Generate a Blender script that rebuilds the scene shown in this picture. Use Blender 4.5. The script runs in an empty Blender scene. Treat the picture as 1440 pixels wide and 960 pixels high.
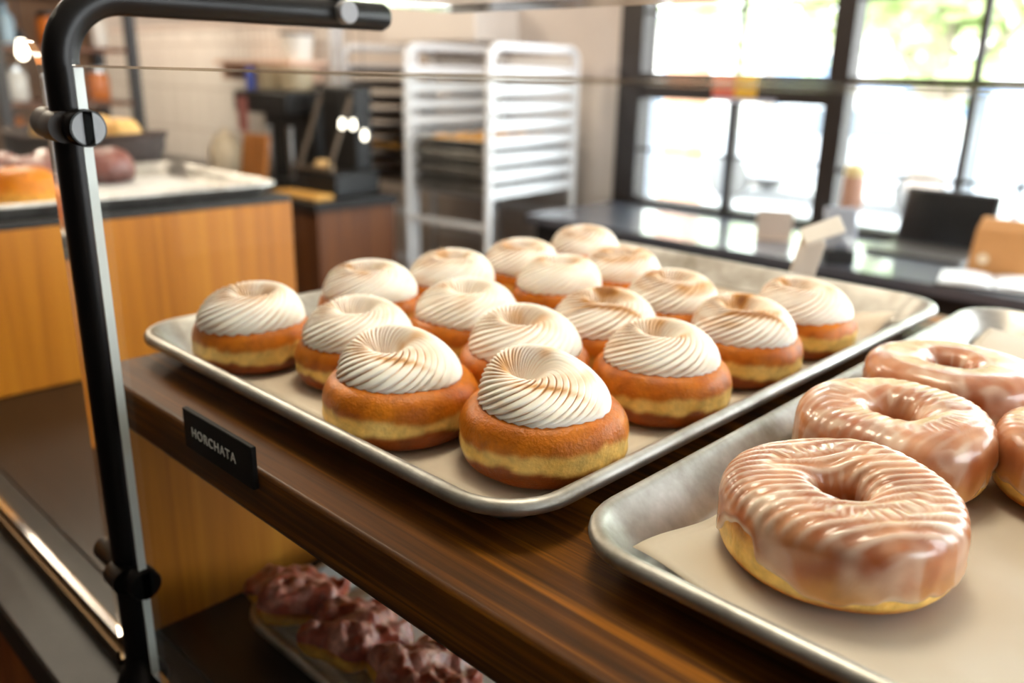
import bpy, bmesh, math, random
from mathutils import Vector, Matrix, noise
random.seed(7)
SC = bpy.context.scene
COL = SC.collection
PI = math.pi

# ------------------------------------------------------------------ helpers
def lin(c):
    c = c / 255.0
    return c / 12.92 if c <= 0.04045 else ((c + 0.055) / 1.055) ** 2.4
def rgb(r, g, b):
    return (lin(r), lin(g), lin(b), 1.0)
def sstep(a, b, x):
    t = min(1.0, max(0.0, (x - a) / (b - a)))
    return t * t * (3 - 2 * t)
def mixc(a, b, t):
    return tuple(a[i] + (b[i] - a[i]) * t for i in range(3)) + (1.0,)
def nz(x, y, z):
    return noise.noise(Vector((x, y, z)))

class MB:
    """collects vertices and faces of one mesh"""
    def __init__(s):
        s.v = []; s.f = []; s.m = []; s.c = None
    def add(s, vs, fs, mi=0):
        o = len(s.v)
        s.v += [tuple(p) for p in vs]
        s.f += [tuple(i + o for i in f) for f in fs]
        s.m += [mi] * len(fs)
    def box(s, x0, x1, y0, y1, z0, z1, mi=0, M=None):
        vs = [Vector((x, y, z)) for z in (z0, z1) for y in (y0, y1) for x in (x0, x1)]
        if M is not None: vs = [M @ p for p in vs]
        s.add(vs, [(0, 2, 3, 1), (4, 5, 7, 6), (0, 1, 5, 4), (2, 6, 7, 3), (0, 4, 6, 2), (1, 3, 7, 5)], mi)
    def lathe(s, prof, n=32, M=None, mi=0, cap=True):
        vs = []; fs = []
        for r, z in prof:
            for k in range(n):
                a = 2 * PI * k / n
                vs.append(Vector((r * math.cos(a), r * math.sin(a), z)))
        for i in range(len(prof) - 1):
            for k in range(n):
                k2 = (k + 1) % n
                fs.append((i * n + k, i * n + k2, (i + 1) * n + k2, (i + 1) * n + k))
        if cap:
            fs.append(tuple(range(n - 1, -1, -1)))
            fs.append(tuple((len(prof) - 1) * n + k for k in range(n)))
        if M is not None: vs = [M @ p for p in vs]
        s.add(vs, fs, mi)
    def tube(s, path, r, n=16, mi=0):
        path = [Vector(p) for p in path]
        vs = []; fs = []
        t0 = (path[1] - path[0]).normalized()
        up = Vector((0, 0, 1)) if abs(t0.z) < .9 else Vector((1, 0, 0))
        a = t0.cross(up).normalized(); b = a.cross(t0).normalized()
        for i, p in enumerate(path):
            if i == 0: t = (path[1] - p)
            elif i == len(path) - 1: t = (p - path[i - 1])
            else: t = (path[i + 1] - path[i - 1])
            t.normalize()
            a = (a - t * a.dot(t)).normalized(); b = a.cross(t).normalized()
            rr = r[i] if isinstance(r, (list, tuple)) else r
            for k in range(n):
                w = 2 * PI * k / n
                vs.append(p + a * (rr * math.cos(w)) + b * (rr * math.sin(w)))
        for i in range(len(path) - 1):
            for k in range(n):
                k2 = (k + 1) % n
                fs.append((i * n + k, (i + 1) * n + k, (i + 1) * n + k2, i * n + k2))
        fs.append(tuple(range(n)))
        fs.append(tuple((len(path) - 1) * n + k for k in range(n - 1, -1, -1)))
        s.add(vs, fs, mi)
    def build(s, name, mats, parent=None, smooth=True, bevel=0, colors=None, loc=None, angle=35):
        me = bpy.data.meshes.new(name)
        me.from_pydata(s.v, [], s.f)
        if not isinstance(mats, (list, tuple)): mats = [mats]
        for m in mats: me.materials.append(m)
        if len(mats) > 1:
            for p, mi in zip(me.polygons, s.m): p.material_index = mi
        bm = bmesh.new(); bm.from_mesh(me)
        bmesh.ops.recalc_face_normals(bm, faces=bm.faces)
        bm.to_mesh(me); bm.free()
        if colors is not None:
            at = me.color_attributes.new('Col', 'FLOAT_COLOR', 'POINT')
            flat = []
            for c in colors: flat += list(c)
            at.data.foreach_set('color', flat)
        if smooth:
            me.polygons.foreach_set('use_smooth', [True] * len(me.polygons))
            if hasattr(me, 'set_sharp_from_angle'): me.set_sharp_from_angle(angle=math.radians(angle))
        o = bpy.data.objects.new(name, me); COL.objects.link(o)
        if parent is not None: o.parent = parent
        if loc is not None: o.location = loc
        if bevel:
            b = o.modifiers.new('bevel', 'BEVEL'); b.width = bevel; b.segments = 2; b.limit_method = 'ANGLE'
        return o

def tag(o, label, cat, group=None):
    o['label'] = label; o['category'] = cat
    if group: o['group'] = group
    return o
def thing(name, label, cat, loc=(0, 0, 0), rz=0.0, group=None):
    o = bpy.data.objects.new(name, None); COL.objects.link(o)
    o.empty_display_size = .05
    o.location = loc; o.rotation_euler = (0, 0, rz)
    return tag(o, label, cat, group)
def struct(o):
    o['kind'] = 'structure'; return o
def copy_tree(src, label=None, loc=None, rz=None, group=None):
    kids = [c for c in COL.objects if c.parent == src]
    r = src.copy(); COL.objects.link(r)
    if label: r['label'] = label
    if group: r['group'] = group
    if loc is not None: r.location = loc
    if rz is not None: r.rotation_euler = (0, 0, rz)
    for ch in kids:
        c = ch.copy(); COL.objects.link(c); c.parent = r
        for g in [g for g in COL.objects if g.parent == ch]:
            d = g.copy(); COL.objects.link(d); d.parent = c
    return r
def T(x, y, z): return Matrix.Translation((x, y, z))
def RX(a): return Matrix.Rotation(a, 4, 'X')
def RY(a): return Matrix.Rotation(a, 4, 'Y')
def RZ(a): return Matrix.Rotation(a, 4, 'Z')
def arc(c, r, a0, a1, ax, ay, n=10):
    c = Vector(c); ax = Vector(ax); ay = Vector(ay)
    return [c + ax * (r * math.cos(a0 + (a1 - a0) * i / n)) + ay * (r * math.sin(a0 + (a1 - a0) * i / n)) for i in range(n + 1)]

# ---------------------------------------------------------------- materials
def nmat(name):
    m = bpy.data.materials.new(name); m.use_nodes = True
    nt = m.node_tree; p = nt.nodes['Principled BSDF']
    return m, nt, p
def L(nt, a, b): nt.links.new(a, b)
def pm(name, col, rough=.5, metal=0.0, noise_amt=0.0, noise_scale=20.0, bump=0.0, bump_scale=80.0, coat=0.0, spec=None, sss=0.0):
    m, nt, p = nmat(name)
    p.inputs['Base Color'].default_value = col
    p.inputs['Roughness'].default_value = rough
    p.inputs['Metallic'].default_value = metal
    if spec is not None: p.inputs['Specular IOR Level'].default_value = spec
    if coat: p.inputs['Coat Weight'].default_value = coat; p.inputs['Coat Roughness'].default_value = .08
    if sss:
        p.inputs['Subsurface Weight'].default_value = sss
        p.inputs['Subsurface Radius'].default_value = (1.0, .5, .25)
        p.inputs['Subsurface Scale'].default_value = .006
    tc = nt.nodes.new('ShaderNodeTexCoord')
    if noise_amt:
        n = nt.nodes.new('ShaderNodeTexNoise'); n.inputs['Scale'].default_value = noise_scale; n.inputs['Detail'].default_value = 4
        L(nt, tc.outputs['Object'], n.inputs['Vector'])
        r = nt.nodes.new('ShaderNodeValToRGB')
        d = tuple(max(0, c * (1 - noise_amt)) for c in col[:3]) + (1,)
        e = tuple(min(1, c * (1 + noise_amt)) for c in col[:3]) + (1,)
        r.color_ramp.elements[0].position = .3; r.color_ramp.elements[0].color = d
        r.color_ramp.elements[1].position = .7; r.color_ramp.elements[1].color = e
        L(nt, n.outputs['Fac'], r.inputs['Fac']); L(nt, r.outputs['Color'], p.inputs['Base Color'])
    if bump:
        n2 = nt.nodes.new('ShaderNodeTexNoise'); n2.inputs['Scale'].default_value = bump_scale; n2.inputs['Detail'].default_value = 3
        L(nt, tc.outputs['Object'], n2.inputs['Vector'])
        b = nt.nodes.new('ShaderNodeBump'); b.inputs['Strength'].default_value = bump; b.inputs['Distance'].default_value = .002
        L(nt, n2.outputs['Fac'], b.inputs['Height']); L(nt, b.outputs['Normal'], p.inputs['Normal'])
    return m
def wood(name, c0, c1, c2, axis='X', rough=.4, scale=1.0, coat=0.0):
    m, nt, p = nmat(name)
    tc = nt.nodes.new('ShaderNodeTexCoord'); mp = nt.nodes.new('ShaderNodeMapping')
    s = {'X': (1.4, 60, 60), 'Y': (60, 1.4, 60), 'Z': (60, 60, 1.4)}[axis]
    mp.inputs['Scale'].default_value = tuple(a * scale for a in s)
    L(nt, tc.outputs['Object'], mp.inputs['Vector'])
    n = nt.nodes.new('ShaderNodeTexNoise'); n.inputs['Scale'].default_value = 1.6; n.inputs['Detail'].default_value = 8; n.inputs['Roughness'].default_value = .62; n.inputs['Distortion'].default_value = .7
    L(nt, mp.outputs['Vector'], n.inputs['Vector'])
    n2 = nt.nodes.new('ShaderNodeTexNoise'); n2.inputs['Scale'].default_value = .22; n2.inputs['Detail'].default_value = 3
    L(nt, mp.outputs['Vector'], n2.inputs['Vector'])
    mx = nt.nodes.new('ShaderNodeMath'); mx.operation = 'MULTIPLY_ADD'; mx.inputs[1].default_value = .62; mx.inputs[2].default_value = 0
    L(nt, n.outputs['Fac'], mx.inputs[0])
    ad = nt.nodes.new('ShaderNodeMath'); ad.operation = 'MULTIPLY_ADD'; ad.inputs[1].default_value = .4
    L(nt, n2.outputs['Fac'], ad.inputs[0]); L(nt, mx.outputs[0], ad.inputs[2])
    r = nt.nodes.new('ShaderNodeValToRGB'); e = r.color_ramp.elements
    e[0].position = .36; e[0].color = c0; e[1].position = .64; e[1].color = c2
    k = e.new(.5); k.color = c1
    L(nt, ad.outputs[0], r.inputs['Fac']); L(nt, r.outputs['Color'], p.inputs['Base Color'])
    p.inputs['Roughness'].default_value = rough
    if coat: p.inputs['Coat Weight'].default_value = coat; p.inputs['Coat Roughness'].default_value = .2
    b = nt.nodes.new('ShaderNodeBump'); b.inputs['Strength'].default_value = .12; b.inputs['Distance'].default_value = .001
    L(nt, n.outputs['Fac'], b.inputs['Height']); L(nt, b.outputs['Normal'], p.inputs['Normal'])
    return m
def vcol(name, rough=.5, sss=0.0, bump=0.0, bump_scale=300.0, coat=0.0, noise_amt=0.0, noise_scale=120.0, spec=.5, sss_r=(1, .5, .25), sss_s=.004):
    m, nt, p = nmat(name)
    a = nt.nodes.new('ShaderNodeVertexColor'); a.layer_name = 'Col'
    out = a.outputs['Color']
    tc = nt.nodes.new('ShaderNodeTexCoord')
    if noise_amt:
        n = nt.nodes.new('ShaderNodeTexNoise'); n.inputs['Scale'].default_value = noise_scale; n.inputs['Detail'].default_value = 5
        L(nt, tc.outputs['Object'], n.inputs['Vector'])
        mr = nt.nodes.new('ShaderNodeMapRange'); mr.inputs['From Min'].default_value = .3; mr.inputs['From Max'].default_value = .7
        mr.inputs['To Min'].default_value = 1 - noise_amt; mr.inputs['To Max'].default_value = 1 + noise_amt
        L(nt, n.outputs['Fac'], mr.inputs['Value'])
        mul = nt.nodes.new('ShaderNodeMix'); mul.data_type = 'RGBA'; mul.blend_type = 'MULTIPLY'; mul.inputs['Factor'].default_value = 1
        L(nt, out, mul.inputs['A']); L(nt, mr.outputs['Result'], mul.inputs['B'])
        out = mul.outputs['Result']
    L(nt, out, p.inputs['Base Color'])
    p.inputs['Roughness'].default_value = rough; p.inputs['Specular IOR Level'].default_value = spec
    if sss:
        p.inputs['Subsurface Weight'].default_value = sss; p.inputs['Subsurface Radius'].default_value = sss_r; p.inputs['Subsurface Scale'].default_value = sss_s
    if coat: p.inputs['Coat Weight'].default_value = coat; p.inputs['Coat Roughness'].default_value = .12
    if bump:
        n2 = nt.nodes.new('ShaderNodeTexNoise'); n2.inputs['Scale'].default_value = bump_scale; n2.inputs['Detail'].default_value = 4
        L(nt, tc.outputs['Object'], n2.inputs['Vector'])
        b = nt.nodes.new('ShaderNodeBump'); b.inputs['Strength'].default_value = bump; b.inputs['Distance'].default_value = .0022
        L(nt, n2.outputs['Fac'], b.inputs['Height']); L(nt, b.outputs['Normal'], p.inputs['Normal'])
    return m
def glass_mat(name, tint=(.97, .985, .98, 1), base=.01):
    m = bpy.data.materials.new(name); m.use_nodes = True; nt = m.node_tree; nt.nodes.clear()
    o = nt.nodes.new('ShaderNodeOutputMaterial'); t = nt.nodes.new('ShaderNodeBsdfTransparent'); t.inputs['Color'].default_value = tint
    g = nt.nodes.new('ShaderNodeBsdfGlossy'); g.inputs['Roughness'].default_value = .01
    lw = nt.nodes.new('ShaderNodeLayerWeight'); lw.inputs['Blend'].default_value = .5
    pw = nt.nodes.new('ShaderNodeMath'); pw.operation = 'POWER'; pw.inputs[1].default_value = 5
    ma = nt.nodes.new('ShaderNodeMath'); ma.operation = 'MULTIPLY_ADD'; ma.inputs[1].default_value = .3; ma.inputs[2].default_value = base
    L(nt, lw.outputs['Facing'], pw.inputs[0]); L(nt, pw.outputs[0], ma.inputs[0])
    mx = nt.nodes.new('ShaderNodeMixShader'); L(nt, ma.outputs[0], mx.inputs['Fac']); L(nt, t.outputs[0], mx.inputs[1]); L(nt, g.outputs[0], mx.inputs[2])
    L(nt, mx.outputs[0], o.inputs['Surface'])
    return m
def emit(name, col, s):
    m = bpy.data.materials.new(name); m.use_nodes = True; nt = m.node_tree; p = nt.nodes['Principled BSDF']
    p.inputs['Base Color'].default_value = col; p.inputs['Emission Color'].default_value = col; p.inputs['Emission Strength'].default_value = s
    return m

M_shelf = wood('oak_shelf', rgb(38, 19, 2), rgb(88, 49, 5), rgb(158, 96, 12), 'X', .46, 1.0, .0)
M_shelf.node_tree.nodes['Principled BSDF'].inputs['Specular IOR Level'].default_value = .18
M_panel = wood('oak_panel', rgb(160, 92, 14), rgb(200, 124, 26), rgb(222, 150, 42), 'Z', .5, .4)
M_wing = wood('oak_wing', rgb(152, 88, 10), rgb(188, 116, 20), rgb(208, 138, 34), 'Z', .42, .45)
M_darkwood = wood('dark_walnut', rgb(60, 28, 5), rgb(92, 48, 10), rgb(120, 68, 18), 'Z', .55, .4)
M_frontwood = wood('front_oak', rgb(110, 60, 22), rgb(150, 86, 34), rgb(176, 108, 48), 'Z', .45, .6)
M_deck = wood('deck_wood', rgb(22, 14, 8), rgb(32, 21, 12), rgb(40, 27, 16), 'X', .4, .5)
M_stone = pm('dark_stone', rgb(38, 37, 35), .5, 0, .15, 60, .05, 200)
M_black = pm('black_metal', rgb(9, 8, 8), .36, 0, 0, 1, 0, 1, 0, .3)
M_void = pm('slot_shadow_black', rgb(4, 4, 4), .9, 0, 0, 1, 0, 1, 0, 0.0)
M_blackmatte = pm('black_plastic', rgb(20, 19, 19), .5)
M_tagblack = pm('tag_black', rgb(10, 9, 9), .6, 0, 0, 1, 0, 1, 0, .15)
M_white_ink = pm('white_ink', rgb(255, 253, 248), .6)
M_disc = pm('clamp_disc_grey', rgb(150, 153, 158), .5, .0)
M_bronze = pm('clamp_bronze', rgb(40, 31, 27), .5, 0)
M_brass = pm('brass_channel', rgb(120, 100, 74), .3, 1.0)
M_steel = pm('steel', rgb(196, 194, 190), .3, 1.0, .05, 30)
M_glass = glass_mat('clear_glass')
M_glassedge = pm('glass_edge', rgb(70, 78, 70), .15, 0, 0, 1, 0, 1, 0)
M_ground, _nt, _p = nmat('ground_glass_edge'); _p.inputs['Base Color'].default_value = rgb(226, 214, 196); _p.inputs['Transmission Weight'].default_value = .9; _p.inputs['Roughness'].default_value = .08; _p.inputs['IOR'].default_value = 1.5
M_paleedge = pm('polished_glass_edge', rgb(206, 212, 208), .12)
M_pane = glass_mat('window_glass', (.98, .99, .99, 1), .03)
M_tan = pm('kraft', rgb(196, 140, 84), .7, 0, .06, 20)
M_white = pm('white_ceramic', rgb(236, 232, 224), .35)
M_cream = pm('cream_ceramic', rgb(240, 222, 192), .4)
M_greyplastic = pm('grey_plastic', rgb(120, 122, 126), .4)

def pan_material():
    m, nt, p = nmat('worn_aluminium')
    tc = nt.nodes.new('ShaderNodeTexCoord')
    n = nt.nodes.new('ShaderNodeTexNoise'); n.inputs['Scale'].default_value = 14; n.inputs['Detail'].default_value = 6; n.inputs['Roughness'].default_value = .65
    L(nt, tc.outputs['Object'], n.inputs['Vector'])
    r = nt.nodes.new('ShaderNodeValToRGB'); e = r.color_ramp.elements
    e[0].position = .32; e[0].color = rgb(140, 134, 124); e[1].position = .6; e[1].color = rgb(198, 196, 192)
    L(nt, n.outputs['Fac'], r.inputs['Fac']); L(nt, r.outputs['Color'], p.inputs['Base Color'])
    p.inputs['Metallic'].default_value = .9
    mr = nt.nodes.new('ShaderNodeMapRange'); mr.inputs['To Min'].default_value = .55; mr.inputs['To Max'].default_value = .34
    L(nt, n.outputs['Fac'], mr.inputs['Value']); L(nt, mr.outputs['Result'], p.inputs['Roughness'])
    return m
M_pan = pan_material()
def paper_material(name, c, stain, scale=9.0, amt=.5):
    m, nt, p = nmat(name)
    tc = nt.nodes.new('ShaderNodeTexCoord')
    n = nt.nodes.new('ShaderNodeTexNoise'); n.inputs['Scale'].default_value = scale; n.inputs['Detail'].default_value = 5
    L(nt, tc.outputs['Object'], n.inputs['Vector'])
    r = nt.nodes.new('ShaderNodeValToRGB'); e = r.color_ramp.elements
    e[0].position = .38; e[0].color = mixc(c, stain, amt); e[1].position = .56; e[1].color = c
    L(nt, n.outputs['Fac'], r.inputs['Fac']); L(nt, r.outputs['Color'], p.inputs['Base Color'])
    p.inputs['Roughness'].default_value = .55
    return m
M_parch = paper_material('parchment', rgb(214, 200, 180), rgb(150, 120, 84))
M_parch2 = paper_material('parchment_clean', rgb(206, 197, 183), rgb(184, 164, 134), 7.0, .5)
M_parch3 = paper_material('parchment_white', rgb(226, 226, 226), rgb(196, 192, 186), 9.0, .5)
M_dough = vcol('fried_dough', .36, .03, .35, 520, 0, .22, 120, .3)
M_mer = vcol('toasted_meringue', .42, .35, .06, 300, 0, 0, 1, .4, (1, .8, .6), .004)
M_glaze = vcol('sugar_glaze', .24, .05, .06, 60, .2, .14, 60, .5)
M_fritter = vcol('fritter_glaze', .3, .05, 1.0, 190, .2, .35, 150, .5)

# --------------------------------------------------------------- the camera
# world: X runs along the display shelf's front edge, Y away behind the shelf
cam_d = bpy.data.cameras.new('camera'); cam = bpy.data.objects.new('camera', cam_d); COL.objects.link(cam)
yaw, pitch, roll = 0.7651, 0.3076, 0.0205
CZ = 1.57
fw = Vector((-math.sin(yaw) * math.cos(pitch), math.cos(yaw) * math.cos(pitch), -math.sin(pitch)))
rt = fw.cross(Vector((0, 0, 1))).normalized(); up = rt.cross(fw)
r2 = rt * math.cos(roll) + up * math.sin(roll); u2 = up * math.cos(roll) - rt * math.sin(roll)
cam.matrix_world = Matrix(((r2.x, u2.x, -fw.x, 0), (r2.y, u2.y, -fw.y, 0), (r2.z, u2.z, -fw.z, CZ), (0, 0, 0, 1)))
cam_d.sensor_width = 36; cam_d.lens = 1196.16 / 1440 * 36
cam_d.clip_start = .02; cam_d.clip_end = 200
cam_d.dof.use_dof = True; cam_d.dof.focus_distance = .475; cam_d.dof.aperture_fstop = 4.5
SC.camera = cam
ZS = 1.3238                 # shelf top
AWAY = Vector((-.693, .721))   # horizontal direction away from the customer
RIGHT = Vector((.721, .693))

# ------------------------------------------------------------ display shelf
ds = thing('display_shelf', 'oak display shelf with end panel carrying two pans behind the glass guard', 'shelf', (-.73, .244, ZS))
b = MB(); b.box(0, 1.35, 0, .74, -.038, 0); b.build('shelf_board', M_shelf, ds, bevel=.003)
b = MB(); b.box(.0, .02, .012, .72, -.264, -.0385); b.build('end_panel', M_panel, ds, bevel=.001)
b = MB(); b.box(1.33, 1.35, .012, .72, -.264, -.0385); b.build('end_panel', M_panel, ds, bevel=.001)

# -------------------------------------------------------------- sheet pans
def rrect(A, B, r, n=10):
    pts = []
    for sx, sy, a0 in ((1, 1, 0), (-1, 1, PI / 2), (-1, -1, PI), (1, -1, 1.5 * PI)):
        for k in range(n + 1):
            a = a0 + PI / 2 * k / n
            pts.append((sx * (A - r) + r * math.cos(a), sy * (B - r) + r * math.sin(a)))
    return pts
def pan_bm(A=.2360, B=.33, r=.047):
    prof = [(.06, .0014), (.034, .0014), (.031, .002), (.0285, .0055), (.0105, .0232), (.0088, .0252), (.0065, .0266), (.0045, .0268), (.002, .0258),
            (.0004, .0236), (0, .0212), (.0008, .0188), (.003, .0174), (.006, .0178), (.0085, .0205), (.0270, .0042), (.0300, .0008), (.034, 0), (.06, 0)]
    b = MB(); vs = []; fs = []
    n = None
    for off, z in prof:
        loop = rrect(A - off, B - off, max(r - off, .012), 10)
        n = len(loop)
        vs += [(x, y, z) for x, y in loop]
    for i in range(len(prof) - 1):
        for k in range(n):
            k2 = (k + 1) % n
            fs.append((i * n + k, i * n + k2, (i + 1) * n + k2, (i + 1) * n + k))
    fs.append(tuple(range(n))); fs.append(tuple((len(prof) - 1) * n + k for k in range(n - 1, -1, -1)))
    b.add(vs, fs); return b
G_pan = None
P1 = (-.5020, .6085); P2 = (-.0145, .622)
pan1 = pan_bm().build('sheet_pan', M_pan, loc=(P1[0], P1[1], ZS + .0003), angle=50)
tag(pan1, 'aluminium sheet pan holding the meringue-topped doughnuts on the shelf', 'sheet pan')
def pan_copy(loc, label, rz=0.0, group=None):
    o = pan1.copy(); COL.objects.link(o); o.location = loc; o.rotation_euler = (0, 0, rz); tag(o, label, 'sheet pan', group); return o
pan2 = pan_copy((P2[0], P2[1], ZS + .0003), 'aluminium sheet pan holding the glazed ring doughnuts, front right on the shelf')
ZD = 1.0600                 # counter deck
pan3 = pan_copy((-.335, .552, ZD + .0003), 'aluminium sheet pan under the shelf holding the reddish glazed fritters', PI / 2)

def paper(name, mat, x0, x1, y0, y1, z, lift, label, seed, nx=50, ny=70, curl=(), loc=None):
    b = MB(); vs = []; fs = []
    for j in range(ny + 1):
        for i in range(nx + 1):
            u = i / nx; v = j / ny
            x = x0 + (x1 - x0) * u; y = y0 + (y1 - y0) * v
            h = lift * (.5 + .5 * nz(x * 14 + seed, y * 14, seed)) * (.4 + .6 * nz(x * 5, y * 5 + seed, 3.1) ** 2)
            for (cu, cv, rad, amp) in curl:
                d = math.hypot((u - cu) * (x1 - x0), (v - cv) * (y1 - y0))
                h += amp * (1 - sstep(0, rad, d))
            vs.append((x, y, z + max(0, h)))
    for j in range(ny):
        for i in range(nx):
            a = j * (nx + 1) + i
            fs.append((a, a + 1, a + nx + 2, a + nx + 1))
    b.add(vs, fs)
    o = b.build(name, mat, angle=80)
    so = o.modifiers.new('thickness', 'SOLIDIFY'); so.thickness = .0002
    tag(o, label, 'paper'); return o
ZP = ZS + .0003 + .0014
pp1 = paper('parchment_sheet', M_parch, P1[0] - .198, P1[0] + .198, P1[1] - .292, P1[1] + .287, ZP + .0004, .0012, 'grease-marked parchment sheet lying under the meringue-topped doughnuts', 2.3, curl=((1, 1, .06, .012),))
pp2 = paper('parchment_sheet', M_parch2, P2[0] - .2045, P2[0] + .190, P2[1] - .302, P2[1] + .285, ZP + .0004, .0016, 'pale parchment sheet with icing drips under the glazed ring doughnuts', 5.1, curl=((0, 1, .1, .012), (0, 0, .085, .014)))
pp3 = paper('parchment_sheet', M_parch3, -.335 - .285, -.335 + .285, .552 - .185, .552 + .185, ZD + .0003 + .0018, .0015, 'white parchment sheet lying under the fritters on the lower pan', 8.7)
# icing drips on the clean sheet: poured streaks left by a doughnut that was taken away
b = MB()
rnd = random.Random(4)
for (cx, cy, ang, ln, w) in [(-.003, .365, 1.9, .03, .004), (.012, .378, 1.6, .035, .005), (.028, .372, 1.8, .022, .004), (.04, .385, 1.5, .03, .004), (.02, .41, .6, .02, .003), (-.012, .384, 1.2, .016, .003), (.05, .405, 2.0, .02, .003)]:
    pts = []; rr = []
    for k in range(9):
        t = k / 8 - .5
        pts.append((cx + math.cos(ang) * ln * t + .0015 * math.sin(k * 2.1 + cx * 90), cy + math.sin(ang) * ln * t, ZP + .0016)); rr.append(w * .5 * math.sqrt(max(.04, 1 - (2 * t) ** 2)) * (1 + .3 * math.sin(k * 1.7)))
    o0 = len(b.v); b.tube(pts, rr, 8)
    for i in range(o0, len(b.v)):
        x, y, z = b.v[i]; b.v[i] = (x, y, ZP + .0014 + max(0, (z - ZP - .0016)) * .35)
b.build('icing_drips', pm('icing_white', rgb(226, 214, 190), .25, 0, 0, 1, 0, 1, .3), pp2)

# --------------------------------------------------------------- doughnuts
BROWN = rgb(166, 80, 6); BROWN2 = rgb(214, 126, 20); YEL = rgb(240, 186, 82); YEL2 = rgb(250, 216, 134); DK = rgb(98, 38, 6)
def interp(prof, u):
    # catmull-rom through (r, z) control points, u in 0..1
    n = len(prof) - 1
    x = u * n; i = min(int(x), n - 1); t = x - i
    p0 = prof[max(i - 1, 0)]; p1 = prof[i]; p2 = prof[i + 1]; p3 = prof[min(i + 2, n)]
    return tuple(.5 * ((2 * p1[k]) + (-p0[k] + p2[k]) * t + (2 * p0[k] - 5 * p1[k] + 4 * p2[k] - p3[k]) * t * t + (-p0[k] + 3 * p1[k] - 3 * p2[k] + p3[k]) * t ** 3) for k in (0, 1))
DPROF = [(.55, 0), (.76, .012), (.90, .08), (.97, .22), (1, .38), (.995, .54), (.972, .69), (.925, .81), (.84, .90), (.68, .955), (.42, .985), (.14, .99)]
def dough_mesh(R, H, seed, parent):
    b = MB(); rows = 44; n = 88; vs = []; cols = []; fs = []
    for i in range(rows + 1):
        u = i / rows
        fr, fz = interp(DPROF, u)
        for k in range(n):
            a = 2 * PI * k / n; ca, sa = math.cos(a), math.sin(a)
            wob = 1 + .028 * nz(ca * 1.3 + seed, sa * 1.3, seed * 1.7) + .012 * nz(ca * 4 + seed, sa * 4, fz * 3)
            dent = 1 - .018 * math.exp(-((fz - .44) / .07) ** 2)
            r = fr * R * wob * dent
            z = fz * H * (1 + .05 * nz(ca * .9, sa * .9, seed + 4) * fz)
            vs.append((r * ca, r * sa, z))
            # frying line: pale ring between two fried halves
            lo = .33 + .14 * nz(ca * 1.5 + seed * 2, sa * 1.5, 1.7) + .08 * nz(ca * 6, sa * 6, seed)
            hi = .545 + .11 * nz(ca * 1.4 + seed, sa * 1.4 + 5, 4.2) + .06 * nz(ca * 7, sa * 7, seed + 3)
            y = sstep(lo - .06, lo + .05, fz) * (1 - sstep(hi - .05, hi + .07, fz))
            m = .5 + .5 * nz(vs[-1][0] * 60 + seed, vs[-1][1] * 60, vs[-1][2] * 60)
            top = mixc(BROWN, BROWN2, m)
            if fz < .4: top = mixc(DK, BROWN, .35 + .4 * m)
            ye = mixc(YEL, YEL2, m)
            cols.append(mixc(top, ye, y))
    for i in range(rows):
        for k in range(n):
            k2 = (k + 1) % n
            fs.append((i * n + k, i * n + k2, (i + 1) * n + k2, (i + 1) * n + k))
    fs.append(tuple(range(n - 1, -1, -1))); fs.append(tuple(rows * n + k for k in range(n)))
    b.add(vs, fs)
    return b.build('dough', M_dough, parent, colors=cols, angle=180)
MPROF = [(.80, -.12), (.94, -.05), (1.0, .07), (1.0, .22), (.965, .41), (.90, .60), (.81, .78), (.69, .92), (.56, 1.0), (.42, .98), (.29, .80), (.17, .52), (.075, .30), (.015, .24)]
WHITE = rgb(252, 247, 238); TOAST = rgb(212, 152, 70); DTOAST = rgb(140, 86, 30)
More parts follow.
